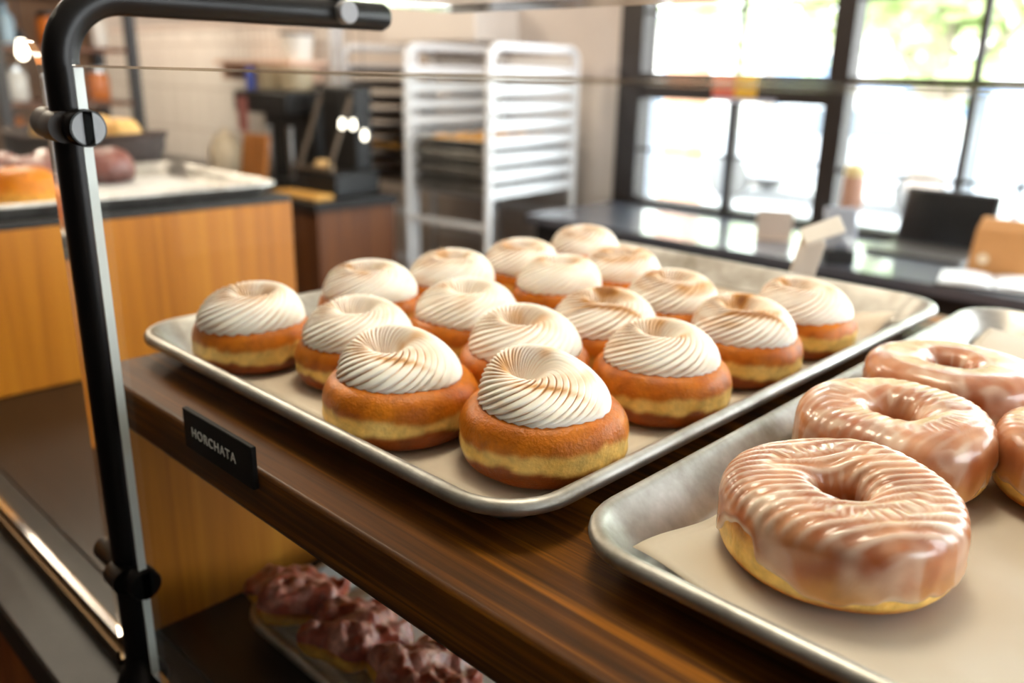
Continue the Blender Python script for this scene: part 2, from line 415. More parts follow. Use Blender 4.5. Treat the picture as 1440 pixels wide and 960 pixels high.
def meringue_mesh(R, H, zb, seed, parent, off, tilt, tw, N, toastiness, streak=0.0):
    rows = 56; S = 12; n = N * S; vs = []; cols = []; fs = []
    sd = seed * 3.7
    raw = [interp(MPROF, i / rows) for i in range(rows + 1)]
    sprot = math.atan2(AWAY.y, AWAY.x)
    for i in range(rows + 1):
        u = i / rows
        fr, fz = raw[i]
        a0 = raw[max(i - 1, 0)]; a1 = raw[min(i + 1, rows)]
        dr, dz = (a1[0] - a0[0]) * R, (a1[1] - a0[1]) * H
        ln = math.hypot(dr, dz) or 1
        nr, nzv = dz / ln, -dr / ln
        s = sstep(.2, .85, u)
        twist = tw * (u ** 1.1)
        amp0 = min(.0021, .10 * fr * R) * (1 - .5 * sstep(.82, 1, u))
        for k in range(n):
            p = 2 * PI * k / n; t = (k % S) / S
            cp, sp = math.cos(p), math.sin(p)
            a = p + twist + .16 * nz(cp * .9 + sd, sp * .9, u * 1.3) + .05 * nz(cp * 4 + sd, sp * 4, u * 1.5)
            ca, sa = math.cos(a), math.sin(a)
            h = (t / .8) ** .6 if t < .8 else 1 - (t - .8) / .2
            groove = math.exp(-(min(t, 1 - t) / .085) ** 2)
            irr = .55 + .9 * (.5 + .5 * nz(cp * 6 + sd, sp * 6, 2.2 + u))
            d = amp0 * irr * (h - .75)
            wob = 1 + .05 * nz(ca * 1.1 + sd, sa * 1.1, 9.1) + .03 * math.cos(2 * a + sd) * (1 - u)
            bk = math.cos(a - sprot)
            r = fr * R * wob + nr * d
            hh = 1 + tilt * bk * sstep(.25, .75, u) * (1 - .6 * sstep(.8, 1, u))
            z = zb + fz * H * hh + nzv * d
            if u < .2: z += .0055 * nz(ca * 1.6 + sd, sa * 1.6, 6.6) * (1 - u / .2)
            if u < .2: z -= .0022 * h * (1 - u / .2)
            x = r * ca + off[0] * s; y = r * sa + off[1] * s
            vs.append((x, y, z))
            ring = math.exp(-((u - .72) / .16) ** 2)
            pn = .5 + .5 * nz(ca * 1.6 + sd + 3, sa * 1.6 + 2, u * 2.4)
            pn2 = .5 + .5 * nz(x * 55 + sd, y * 55, z * 25 + 7)
            band = sstep(.5, .78, .5 + .5 * nz(a * .7 + sd * 2, u * 9 + sd, 1.3)) * sstep(.1, .2, u)
            lines = groove * (3.0 * ring * (.35 + pn) + .75 * sstep(.40, .66, pn) + .20)
            soft = .55 * ring * sstep(.48, .82, pn2) + .42 * band * pn2 + .30 * ring * pn
            if streak:                                   # torch mark across the customer side
                fx = x * RIGHT.x + y * RIGHT.y; fy = -(x * AWAY.x + y * AWAY.y)
                e = (fx - .002) / (.020 * streak); g = (fy - .030 * R / .053 - .12 * fx + .0012 * nz(fx * 300, sd, 1)) / (.0042 * (1 - .5 * min(1, abs(e))))
                soft += 1.0 * math.exp(-e * e - g * g) * (.5 + .7 * (.5 + .5 * nz(fx * 120 + sd, fy * 500, 3)))
            q = min(1.2, toastiness * (lines + soft))
            c = mixc(WHITE, TOAST, min(1, q * 1.2)); c = mixc(c, DTOAST, sstep(.6, 1.15, q) * .85)
            cols.append(c)
    for i in range(rows):
        for k in range(n):
            k2 = (k + 1) % n
            fs.append((i * n + k, i * n + k2, (i + 1) * n + k2, (i + 1) * n + k))
    fs.append(tuple(range(n - 1, -1, -1))); fs.append(tuple(rows * n + k for k in range(n)))
    b = MB(); b.add(vs, fs)
    return b.build('meringue', M_mer, parent, colors=cols, angle=180)

GRP = 'meringue-topped doughnuts on the left pan'
ZB = ZP + .0018
A_, B_, C_, D_ = -.598, -.494, -.396, -.303
MD = [  # x, y, R, meringue share of R, dimple offset (away, right), tilt, toast, label
    (-0.6430, 0.348, 0.0505, 0.90, (.004, .004), .06, .8, 'meringue doughnut standing alone in the left corner of the pan, nearest the black post'),
    (-0.6450, 0.475, 0.0500, 0.92, (.004, -.003), .05, .9, 'meringue doughnut directly behind the one in the left corner, next to the left rim'),
    (-0.5460, 0.388, 0.0500, 0.88, (.007, -.002), .10, .7, 'meringue doughnut between the left corner one and the big streaked one on the pan'),
    (-0.4450, 0.351, 0.0560, 0.76, (.009, -.010), .20, 1.0, 'big scallop-edged meringue doughnut by the front rim, immediately left of the frontmost one'),
    (-0.6380, 0.572, 0.0495, 0.92, (.003, .002), .06, .6, 'third meringue doughnut back from the left corner along the far left rim'),
    (-0.5350, 0.498, 0.0535, 0.88, (.005, .002), .08, .6, 'pale meringue doughnut one in from the left rim, straight behind the big streaked one'),
    (-0.4280, 0.460, 0.0525, 0.86, (.006, -.003), .12, .9, 'meringue doughnut in the middle of the pan straight behind the two big front ones'),
    (-0.3380, 0.383, 0.0555, 0.78, (.010, -.012), .22, 1.0, 'frontmost and largest meringue doughnut, at the near corner of the pan'),
    (-0.6360, 0.676, 0.0485, 0.92, (.002, .000), .06, 1.0, 'browned meringue doughnut fourth from the left corner along the far left rim'),
    (-0.5450, 0.635, 0.0495, 0.90, (.002, .003), .04, .45, 'palest meringue doughnut with a wide dimple, in the rear half of the pan'),
    (-0.4310, 0.563, 0.0510, 0.93, (.003, .001), .08, 1.1, 'wide meringue doughnut with a browned front band in the middle of the pan'),
    (-0.3385, 0.516, 0.0530, 0.80, (.005, -.002), .08, .9, 'meringue doughnut by the right rim directly behind the frontmost one, round dark-lined dimple'),
    (-0.6440, 0.795, 0.0475, 0.86, (.001, .000), .06, .9, 'rearmost meringue doughnut on the pan, farthest from the front corner'),
    (-0.5410, 0.733, 0.0480, 0.90, (.002, .002), .05, 1.1, 'browned meringue doughnut right beside the rearmost one by the empty pan back'),
    (-0.4310, 0.664, 0.0495, 0.88, (.003, .004), .06, 1.2, 'strongly browned meringue doughnut facing the empty back part of the pan'),
    (-0.3355, 0.630, 0.0505, 0.89, (.004, -.003), .08, 1.2, 'meringue doughnut with a toasted streak, third along the right rim from the near corner'),
    (-0.3350, 0.739, 0.0500, 0.90, (.004, -.006), .05, .9, 'last meringue doughnut along the right rim, nearest the right corner of the pan'),
]
for i, (x, y, R, q, (oa, orr), tilt, toast, lab) in enumerate(MD):
    t = thing('meringue_doughnut', lab, 'doughnut', (x, y, ZB), 0, GRP)
    H = .0415 + .002 * math.sin(i * 2.3)
    if i == 7: H = .045
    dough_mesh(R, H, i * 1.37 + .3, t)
    off = AWAY * oa + RIGHT * orr
    meringue_mesh(R * (q - max(0, q - .80) * .3), .0245 + (q - .77) * .02, H * (.885 - (q - .77) * .30), i * 1.9 + .7, t, off, tilt, 2.9 + .4 * math.sin(i * 1.3), 27 + (i * 5) % 6, toast * (1.45 if y > .55 else 1.0), {3: 1.0, 7: 1.1, 10: 1.3, 15: 1.2}.get(i, 0.0))

# ---- glazed rings
GB = rgb(158, 80, 34); GP = rgb(196, 128, 82); GW = rgb(240, 226, 208)
def ring_pt(psi, theta, R0, rx, H, seed):
    # psi: 0 = outer bottom, PI/2 = outer equator, PI = top, 3PI/2 = hole wall, 2PI = inner bottom
    q = psi - PI / 2
    cx = math.cos(q); sz = math.sin(q)
    px = math.copysign(abs(cx) ** .60, cx) * rx
    pz = H * .5 * (1 + math.copysign(abs(sz) ** .66, sz))
    ca, sa = math.cos(theta), math.sin(theta)
    w = 1 + .03 * nz(ca * 1.2 + seed, sa * 1.2, seed) + .010 * nz(ca * 4 + seed, sa * 4, psi)
    r = R0 * w + px
    z = pz * (1 + .05 * nz(ca + seed * 2, sa, 7.7))
    return r, z
def glazed(x, y, D, H, seed, label, stripes=0.0, rz=0.0):
    t = thing('glazed_doughnut', label, 'doughnut', (x, y, ZB + .0012), rz, 'glazed ring doughnuts on the right pan')
    rx = D * .196; R0 = D * .5 - rx
    n = 120; m = 40; vs = []; cols = []; fs = []
    for i in range(m):
        psi = 2 * PI * i / m
        for k in range(n):
            th = 2 * PI * k / n
            r, z = ring_pt(psi, th, R0, rx, H, seed)
            vs.append((r * math.cos(th), r * math.sin(th), z))
            ca, sa = math.cos(th), math.sin(th)
            yy = sstep(.10, .22, z / H + .05 * nz(ca * 3, sa * 3, seed)) * (1 - sstep(.46, .6, z / H + .05 * nz(ca * 2, sa * 2, seed + 5)))
            mm = .5 + .5 * nz(vs[-1][0] * 50, vs[-1][1] * 50, z * 50)
            cols.append(mixc(mixc(BROWN, BROWN2, mm), mixc(YEL, YEL2, mm), yy))
    for i in range(m):
        i2 = (i + 1) % m
        for k in range(n):
            k2 = (k + 1) % n
            fs.append((i * n + k, i * n + k2, i2 * n + k2, i2 * n + k))
    b = MB(); b.add(vs, fs); b.build('dough', M_dough, t, colors=cols, angle=180)
    n = 240; rows = 64; vs = []; cols = []; fs = []
    for i in range(rows + 1):
        u = i / rows
        for k in range(n):
            th = 2 * PI * k / n; ca, sa = math.cos(th), math.sin(th)
            drip = -.12 + nz(ca * 1.8 + seed, sa * 1.8, 3) * .55 + nz(ca * 6 + seed, sa * 6, 5) * .16
            p0 = PI * .5 - .22 + drip
            drop = sstep(.28, .6, nz(ca * 3.2 + seed * 4, sa * 3.2, 11))
            p0 -= drop * .55
            p1 = 2 * PI - .75
            psi = p0 + (p1 - p0) * u
            r, z = ring_pt(psi, th, R0, rx, H, seed)
            r2_, z2_ = ring_pt(psi + .02, th, R0, rx, H, seed)
            dr, dz = r2_ - r, z2_ - z; ln = math.hypot(dr, dz) or 1
            nr, nn = dz / ln, -dr / ln
            X, Y = r * ca, r * sa
            edge = sstep(0, .03, u) * sstep(0, .03, 1 - u)
            bead = .0009 * math.exp(-((u - .035) / .03) ** 2)
            lump = .0009 * nz(X * 28 + seed, Y * 28, z * 28) + .00022 * nz(X * 110, Y * 110, z * 110 + seed)
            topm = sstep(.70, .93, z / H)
            st = 0
            if stripes:
                e = X * .80 - Y * .60 + .0012 * nz(X * 40, Y * 40, 2)      # across the rack lines
                st = stripes * topm * .00055 * math.sin(2 * PI * e / .0064)
            film_sheen = max(0.0, math.sin(2 * PI * (X * .80 - Y * .60 + .0012 * nz(X * 40, Y * 40, 2)) / .0064)) * topm * min(1, stripes)
            d = -.0008 + edge * (.0018 + lump + st) + bead
            r += nr * d * (-1 if False else 1); zz = z + nn * d
            vs.append((r * ca, r * sa, max(.0003, zz)))
            mm = .5 + .5 * nz(X * 38 + seed * 5, Y * 38, z * 38)
            m2 = .5 + .5 * nz(X * 110 + seed, Y * 110, z * 110)
            c = mixc(GB, GP, sstep(.25, .75, mm * .7 + m2 * .3))
            low = 1 - sstep(.22, .6, z / H + .15 * nz(ca * 3 + seed, sa * 3, 8))
            c = mixc(c, rgb(216, 158, 80), low * (.35 + .6 * m2))
            patch = sstep(.54, .66, .5 + .5 * nz(ca * 2.6 + seed * 7, sa * 2.6, u * 5))
            c = mixc(c, GW, .22 * topm * m2 + .48 * film_sheen + .45 * patch * m2 + .55 * (1 - sstep(.01, .05, u)))  # top and crest whitening: sugar film plus window sheen put into the colour
            cols.append(c)
    for i in range(rows):
        for k in range(n):
            k2 = (k + 1) % n
            fs.append((i * n + k, i * n + k2, (i + 1) * n + k2, (i + 1) * n + k))
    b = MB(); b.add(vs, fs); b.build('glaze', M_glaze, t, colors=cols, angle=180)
    return t
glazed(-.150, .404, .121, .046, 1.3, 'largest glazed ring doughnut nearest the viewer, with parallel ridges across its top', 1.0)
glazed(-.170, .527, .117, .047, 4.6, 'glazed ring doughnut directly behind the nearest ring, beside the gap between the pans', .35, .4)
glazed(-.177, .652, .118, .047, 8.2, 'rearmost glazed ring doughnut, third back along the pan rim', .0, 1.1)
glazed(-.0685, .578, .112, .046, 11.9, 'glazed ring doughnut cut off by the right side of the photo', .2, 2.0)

# ---- fritters on the lower pan
FR = rgb(176, 84, 58); FR2 = rgb(226, 160, 140); FR3 = rgb(124, 50, 30)
def fritter(x, y, z, R, seed, label, rz):
    t = thing('glazed_fritter', label, 'fritter', (x, y, z), rz, 'reddish glazed fritters on the lower pan')
    t.location.z += .012; t.rotation_euler = (math.radians(-14), 0, 0)
    seed += rz
    def shape(a, el, k, top):
        ca, sa = math.cos(a), math.sin(a)
        lob = 1 + .16 * nz(ca * 1.7 + seed, sa * 1.7, seed) + .15 * math.sin(5 * a + seed)
        r = R * lob * math.cos(el) ** .55
        return r
    n = 96
    b = MB(); vs = []; fs = []; cols = []; rows = 10
    for i in range(rows + 1):
        v = i / rows
        for k in range(n):
            a = 2 * PI * k / n
            r = shape(a, 0, 0, 0) * (.86 + .14 * math.sin(v * PI)) * (1.0 if v < .8 else .97)
            vs.append((r * math.cos(a), r * math.sin(a), v * .022))
            cols.append(mixc(YEL, BROWN, sstep(.25, .9, v + .3 * nz(math.cos(a) * 3, math.sin(a) * 3, seed))))
    for i in range(rows):
        for k in range(n):
            k2 = (k + 1) % n; fs.append((i * n + k, i * n + k2, (i + 1) * n + k2, (i + 1) * n + k))
    fs.append(tuple(range(n - 1, -1, -1))); fs.append(tuple(rows * n + k for k in range(n)))
    b.add(vs, fs); b.build('dough', M_dough, t, colors=cols, angle=180)
    b = MB(); vs = []; fs = []; cols = []; rows = 40; n = 144
    for i in range(rows + 1):
        v = i / rows; el = v * PI / 2 * .985
        for k in range(n):
            a = 2 * PI * k / n
            r = shape(a, el, 0, 0) * 1.02
            ca, sa = math.cos(a) * r, math.sin(a) * r
            c1 = noise.cell_vector(Vector((0, 0, 0)))
            dd, pp = noise.voronoi(Vector((ca * 42 + seed * 3, sa * 42, seed)))
            lump = (1 - min(1, dd[0] * 1.1))
            h = .014 + .020 * math.sin(el) ** .8 + .009 * (lump - .4) * sstep(0, .25, v) + .010 * nz(ca * 30, sa * 30, seed) + .006 * nz(ca * 90, sa * 90, seed)
            if v == 0: h = .015
            s = 1 + .05 * nz(ca * 60 + seed, sa * 60, v * 3)
            vs.append((ca * s, sa * s, h))
            m = .5 + .5 * nz(ca * 70 + seed, sa * 70, h * 70)
            c = mixc(FR, FR2, sstep(.4, .75, m)); c = mixc(c, FR3, (1 - sstep(.05, .4, lump)) * .5)
            c = mixc(c, rgb(226, 176, 168), sstep(.62, .85, .5 + .5 * nz(ca * 160, sa * 160, seed + 2)) * .5)
            cols.append(c)
    for i in range(rows):
        for k in range(n):
            k2 = (k + 1) % n; fs.append((i * n + k, i * n + k2, (i + 1) * n + k2, (i + 1) * n + k))
    fs.append(tuple(rows * n + k for k in range(n)))
    b.add(vs, fs); b.build('glaze', M_fritter, t, colors=cols, angle=180)
ZF = ZD + .0003 + .0014 + .0022
fritter(-.630, .364, ZF, .043, 1.1, 'glazed fritter at the left end of the lower pan, beside the wooden end panel', .2)
fritter(-.543, .368, ZF, .045, 3.4, 'glazed fritter second from the wooden end panel on the lower pan', 1.5)
fritter(-.453, .372, ZF, .045, 6.2, 'glazed fritter third from the wooden end panel, cut off by the bottom of the photo', 2.6)
fritter(-.365, .374, ZF, .044, 9.5, 'glazed fritter farthest right on the lower pan, barely showing at the bottom edge', .9)

# -------------------------------------------------------------- name plate
nt_ = thing('name_plate', 'small black name plate reading HORCHATA on the shelf front edge', 'name plate', (-.5025, .2437, 1.3262))
b = MB(); b.box(-.047, .047, -.0045, -.0005, -.0150, .0150); b.build('plate', M_tagblack, nt_, bevel=.0008)
cu = bpy.data.curves.new('lettering_curve', 'FONT'); cu.body = 'HORCHATA'; cu.size = .0100; cu.extrude = .0002
cu.align_x = 'CENTER'; cu.align_y = 'CENTER'; cu.space_character = 1.16; cu.offset = 0.0
tmp = bpy.data.objects.new('lettering_tmp', cu); COL.objects.link(tmp)
bpy.context.view_layer.update()
me = bpy.data.meshes.new_from_object(tmp.evaluated_get(bpy.context.evaluated_depsgraph_get()))
bpy.data.objects.remove(tmp); me.name = 'lettering'
me.materials.clear(); me.materials.append(M_white_ink)
lt = bpy.data.objects.new('lettering', me); COL.objects.link(lt); lt.parent = nt_; lt['label'] = 'white capital lettering'
lt.location = (-.004, -.0048, .0); lt.rotation_euler = (PI / 2, 0, 0)

# ------------------------------------------------------------ sneeze guard
YG = .225
sg = thing('sneeze_guard', 'black tubular sneeze guard holding clear glass panes in front of the shelf', 'sneeze guard', (-.651, YG, ZD))
def rel(pts): return [(p[0] + .651, p[1] - YG, p[2] - ZD) for p in pts]
PX = -.651; ZA = 1.6135; RB = .045
path = [(PX, YG, ZD), (PX, YG, 1.2), (PX, YG, 1.4), (PX, YG, ZA - RB)]
path += [tuple(p) for p in arc((PX, YG + RB, ZA - RB), RB, PI, PI / 2, (0, 1, 0), (0, 0, 1), 14)][1:]
path += [(PX, YG + .12, ZA), (PX, .50, ZA), (PX, .505, ZA)]
b = MB(); b.tube(rel(path), [.0118] * (len(path) - 1) + [.0095], 28); b.build('post', M_black, sg, angle=60)
b = MB(); b.lathe([(.021, 0), (.021, .004), (.0185, .012), (.0135, .018), (.0125, .03)], 32); b.build('base_collar', M_black, sg)
def pane(name, x0, x1, y0, y1, z0, z1, axis):
    b = MB(); b.box(x0 + .651, x1 + .651, y0 - YG, y1 - YG, z0 - ZD, z1 - ZD)
    b.m = [0 if {'Y': k in (2, 3), 'Z': k in (0, 1)}[axis] else 1 for k in range(6)]
    return b.build(name, [M_glass, M_ground], sg, smooth=False)
pane('glass_pane', -.622, .62, YG - .003, YG + .003, 1.085, 1.568, 'Y')
pane('glass_shelf', -.70, .62, .205, .63, 1.6255, 1.6335, 'Z')
for (nm, x0, x1, z0, z1, mm, lb) in (('ground_edge', -.622, .62, 1.5668, 1.5684, M_ground, 'ground top edge of the clear pane'), ('polished_edge', -.6224, -.6210, 1.085, 1.5664, M_paleedge, 'bright polished side edge of the clear pane')):
    b = MB(); b.box(x0 + .651, x1 + .651, -.0031, .0031, z0 - ZD, z1 - ZD); o = b.build(nm, mm, sg, smooth=False); o['label'] = lb
# left pane with a rounded top corner
pts = [(-1.44, 1.085), (-.690, 1.085), (-.690, 1.557)] + [(-.718 + .028 * math.cos(PI / 2 * k / 8), 1.557 + .028 * math.sin(PI / 2 * k / 8)) for k in range(1, 9)] + [(-1.44, 1.585)]
b = MB(); n = len(pts)
b.add([(x + .651, -.003, z - ZD) for x, z in pts] + [(x + .651, .003, z - ZD) for x, z in pts],
      [tuple(range(n)), tuple(range(2 * n - 1, n - 1, -1))] + [(k, (k + 1) % n, n + (k + 1) % n, n + k) for k in range(n)])
b.m = [0, 0] + [1] * n
b.build('glass_pane', [M_glass, M_ground], sg, smooth=False)
def clamp(z, dark):
    for sx in (1, -1):
        b = MB()
        if sx > 0: b.lathe([(.0100, -.004), (.0105, -.003), (.0105, .018)], 28, T(0, -.0095, z - ZD) @ RY(PI / 2)); b.lathe([(.0118, .0181), (.0126, .019), (.0126, .0320), (.0120, .033)], 28, T(.0015, 0, z - ZD) @ RY(PI / 2), 1)
        else: b.lathe([(.006, 0), (.0112, .001), (.0112, .040), (.0105, .0415)], 28, T(-.006, 0, z - ZD) @ RY(-PI / 2))
        c = b.build('clamp', [M_black if dark else M_bronze, M_black], sg)
        if sx > 0:
            b = MB(); b.lathe([(.0110, 0), (.0110, .0006)], 28, T(.0015 + .0331, 0, z - ZD) @ RY(PI / 2))
            b.build('clamp_face', M_disc if not dark else M_black, c)
            b = MB(); b.box(.0353, .0360, -.0030, .0030, z - ZD - .0112, z - ZD + .0112); b.build('slot', M_void, c)
clamp(1.5275, False); clamp(1.171, True)
b = MB(); b.lathe([(.0085, 0), (.0092, .001), (.0092, .009), (.0082, .010)], 24, T(.009, .453 - YG, ZA - ZD + .001) @ RY(PI / 2)); b.build('arm_clamp', M_disc, sg)
for yy in (.27, .453):
    b = MB(); b.lathe([(.008, 0), (.008, .004)], 20, T(0, yy - YG, ZA - ZD + .0100)); b.build('glass_rest', M_black, sg)

# ------------------------------------------------------ base service counter
sc_ = thing('service_counter', 'dark stone topped counter with a wooden front under the pastry case', 'counter', (-.5, .17, 0))
b = MB(); b.box(-.948, 1.3, 0, .095, 1.018, 1.060); b.build('countertop', M_stone, sc_, bevel=.003)
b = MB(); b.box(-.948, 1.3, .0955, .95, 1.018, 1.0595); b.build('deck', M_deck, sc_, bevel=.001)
b = MB(); b.box(-.948, 1.3, .012, .03, .08, 1.0175); b.build('front_panel', M_frontwood, sc_)
b = MB(); b.box(-.948, 1.3, .06, .93, 0, .0795); b.build('plinth', M_blackmatte, sc_)
b = MB(); b.box(-.93, -.185, .0475, .0505, 1.0602, 1.0745); b.box(-.93, -.185, .0595, .0625, 1.0602, 1.0790); b.box(-.93, -.185, .0505, .0595, 1.0602, 1.064)
b.build('glass_channel', M_brass, sc_, bevel=.0006)
b = MB(); b.box(-.948, 1.3, .92, .948, .08, 1.0175); b.build('back_panel', M_frontwood, sc_)

# ---------------------------------------------------------------- left wing
wg = thing('pastry_counter', 'side pastry counter with bright oak panel, left behind the black post', 'counter', (-1.45, .25, 0))
b = MB(); b.box(-.02, 0, -.45, .637, 1.061, 1.322); b.build('wood_panel', M_wing, wg, bevel=.001)
b = MB(); b.box(-1.05, .0, -.45, .637, 1.3225, 1.3345); b.build('countertop', M_stone, wg, bevel=.002)
b = MB(); b.box(-1.05, -.021, -.45, .634, .0, 1.322); b.build('body', M_darkwood, wg)
ZW = 1.3345
panw = pan_copy((-1.685, .545, ZW + .0003), 'aluminium sheet pan on the side pastry counter with buns and pink pastries')
ppw = paper('parchment_sheet', M_parch3, -1.685 - .185, -1.685 + .185, .26, .83, ZW + .0018, .001, 'white parchment sheet on the side counter pan', 12.7, 20, 30)
def bun_mesh(name, R, H, mat, c0, c1, seed, hole=0.0):
    b = MB(); rows = 16; n = 36; vs = []; fs = []; cols = []
    prof = [(.7, 0), (.92, .08), (1, .35), (.93, .68), (.7, .92), (.35, 1.0), (.1, .98 if not hole else .6)]
    for i in range(rows + 1):
        fr, fz = interp(prof, i / rows)
        for k in range(n):
            a = 2 * PI * k / n; ca, sa = math.cos(a), math.sin(a)
            w = 1 + .05 * nz(ca * 1.5 + seed, sa * 1.5, seed) + .05 * nz(ca * 4, sa * 4, fz * 4 + seed)
            vs.append((fr * R * w * ca, fr * R * w * sa, fz * H * (1 + .08 * nz(ca * 3 + seed, sa * 3, 1))))
            cols.append(mixc(c0, c1, sstep(.1, .6, fz + .25 * nz(ca * 3, sa * 3, seed + fz))))
    for i in range(rows):
        for k in range(n):
            k2 = (k + 1) % n; fs.append((i * n + k, i * n + k2, (i + 1) * n + k2, (i + 1) * n + k))
    fs.append(tuple(range(n - 1, -1, -1))); fs.append(tuple(rows * n + k for k in range(n)))
    b.add(vs, fs)
    return b.build(name, mat, colors=cols, angle=180)
ZWP = ZW + .0034
for i, (x, y, lab) in enumerate([(-1.60, .355, 'orange-brown bun at the left edge of the photo on the side counter pan'), (-1.60, .466, 'orange-brown bun next to the black post on the side counter pan'), (-1.705, .41, 'orange-brown bun behind the other two by the left photo edge')]):
    o = bun_mesh('round_bun', .054, .062, M_dough, YEL, BROWN2, i * 2.2); o.location = (x, y, ZWP); tag(o, lab, 'bun', 'buns on the side counter')
PK = rgb(84, 40, 32); PK2 = rgb(128, 74, 64)
for i, (x, y, lab) in enumerate([(-1.83, .49, 'pinkish brown pastry seen left of the black post behind the buns'), (-1.83, .60, 'pinkish brown pastry behind the buns, just left of the black post'), (-1.82, .69, 'dark pink pastry just right of the black post on the side counter'), (-1.725, .52, 'pink glazed pastry standing directly behind an orange bun')]):
    o = bun_mesh('pink_pastry', .053, .066, M_fritter, PK, PK2, i * 3.1 + 9); o.location = (x, y, ZWP); tag(o, lab, 'pastry', 'pink pastries on the side counter')
b = MB(); rnd = random.Random(9)
for k in range(26):
    cx, cy = -1.56 + rnd.uniform(-.03, .05), .70 + rnd.uniform(-.05, .06); s = rnd.uniform(.002, .006)
    b.lathe([(s, 0), (s * 1.2, s * .5), (s * .5, s)], 7, T(cx, cy, ZW + .0042))
o = b.build('pastry_crumbs', M_dough, colors=[BROWN2] * len(b.v)); tag(o, 'orange crumbs scattered on the white parchment of the side counter', 'crumbs'); o['kind'] = 'stuff'
# basket of bread
bk = thing('bread_basket', 'grey wicker basket of bread at the back of the side counter', 'basket', (-2.115, .765, ZW + .0005), math.radians(35))
b = MB(); vs = []; fs = []; n = 56; prof = [(.62, 0), (.80, .0), (.90, .02), (.97, .045), (1.0, .072), (.97, .074), (.93, .045), (.86, .02), (.76, .008), (.5, .008)]
for i, (fr, z) in enumerate(prof):
    for k in range(n):
        a = 2 * PI * k / n; w = 1 + .02 * (1 if (k // 2 + i) % 2 else -1)
        vs.append((.185 * fr * w * math.cos(a), .125 * fr * w * math.sin(a), z * (1 + .15 * math.cos(a) ** 2)))
for i in range(len(prof) - 1):
    for k in range(n):
        k2 = (k + 1) % n; fs.append((i * n + k, i * n + k2, (i + 1) * n + k2, (i + 1) * n + k))
fs.append(tuple(range(n - 1, -1, -1))); fs.append(tuple((len(prof) - 1) * n + k for k in range(n)))
b.add(vs, fs); b.build('wicker_body', pm('grey_wicker', rgb(70, 58, 54), .7, 0, .35, 60), bk)
b = MB(); b.tube([(.185 * math.cos(2 * PI * k / 40), .125 * math.sin(2 * PI * k / 40), .073 * (1 + .15 * math.cos(2 * PI * k / 40) ** 2)) for k in range(41)], .006, 8); b.build('rim', pm('rim_wicker', rgb(60, 40, 30), .7), bk)
for i, (dx, dy, dz, lab) in enumerate([(-.085, -.01, .016, 'golden bread roll at the left of the basket'), (.0, -.045, .016, 'golden bread roll in the middle front of the basket'), (.0, .05, .018, 'golden bread roll heaped at the back of the basket'), (.09, .005, .016, 'golden bread roll at the right of the basket')]):
    o = bun_mesh('bread_roll', .047, .10, M_dough, rgb(230, 176, 100), rgb(238, 190, 116), i + 20.3)
    p = RZ(math.radians(35)) @ Vector((dx, dy, 0)); o.location = (-2.115 + p.x, .765 + p.y, ZW + dz - .004); o.scale = (.98, .94, 1); tag(o, lab, 'bread', 'rolls in the wicker basket')

# -------------------------------------------------------------- room shell
YW = 3.5
def sbox(name, mat, *a, **k):
    b = MB(); b.box(*a); return struct(b.build(name, mat, smooth=False))
M_wall = pm('plaster', rgb(212, 203, 196), .8, 0, .03, 6)
M_floor = pm('concrete_floor', rgb(62, 54, 48), .5, 0, .15, 4)
M_ceil = pm('ceiling_paint', rgb(206, 198, 190), .85)
M_frame = pm('window_frame_bronze', rgb(36, 27, 23), .5)
def tile_material():
    m, nt, p = nmat('white_tile')
    tc = nt.nodes.new('ShaderNodeTexCoord'); mp = nt.nodes.new('ShaderNodeMapping'); mp.inputs['Rotation'].default_value = (PI / 2, 0, 0)
    L(nt, tc.outputs['Object'], mp.inputs['Vector'])
    br = nt.nodes.new('ShaderNodeTexBrick'); br.offset = 0; br.inputs['Scale'].default_value = 1
    br.inputs['Color1'].default_value = rgb(226, 221, 216); br.inputs['Color2'].default_value = rgb(214, 209, 204); br.inputs['Mortar'].default_value = rgb(176, 166, 158)
    br.inputs['Mortar Size'].default_value = .004; br.inputs['Brick Width'].default_value = .06; br.inputs['Row Height'].default_value = .24
    L(nt, mp.outputs['Vector'], br.inputs['Vector']); L(nt, br.outputs['Color'], p.inputs['Base Color']); p.inputs['Roughness'].default_value = .25
    return m
M_tile = tile_material()
sbox('floor', M_floor, -7, 4, -4, YW + .1, -.1, 0)
sbox('ceiling', M_ceil, -7, 4, -4, YW + .1, 3.2, 3.3)
X0, X1 = -2.65, 3.3
b = MB(); b.box(-7, X0, YW, YW + .12, 0, 3.2); b.box(X1, 4, YW, YW + .12, 0, 3.2); b.box(X0, X1, YW, YW + .12, 0, .935); b.box(X0, X1, YW, YW + .12, 2.75, 3.2)
struct(b.build('wall_back', M_wall, smooth=False))
sbox('wall_left', M_wall, -7.1, -7, -4, YW + .1, 0, 3.2)
b = MB(); b.box(4, 4.1, -4, YW + .1, 0, .7); b.box(4, 4.1, -4, YW + .1, 2.8, 3.2); b.box(4, 4.1, -4, .6, .7, 2.8); b.box(4, 4.1, 3.1, YW + .1, .7, 2.8)
struct(b.build('wall_right', M_wall, smooth=False))
sbox('wall_front', pm('dark_wall', rgb(70, 60, 54), .8), -7, 4, -4.1, -4, 0, 3.2)
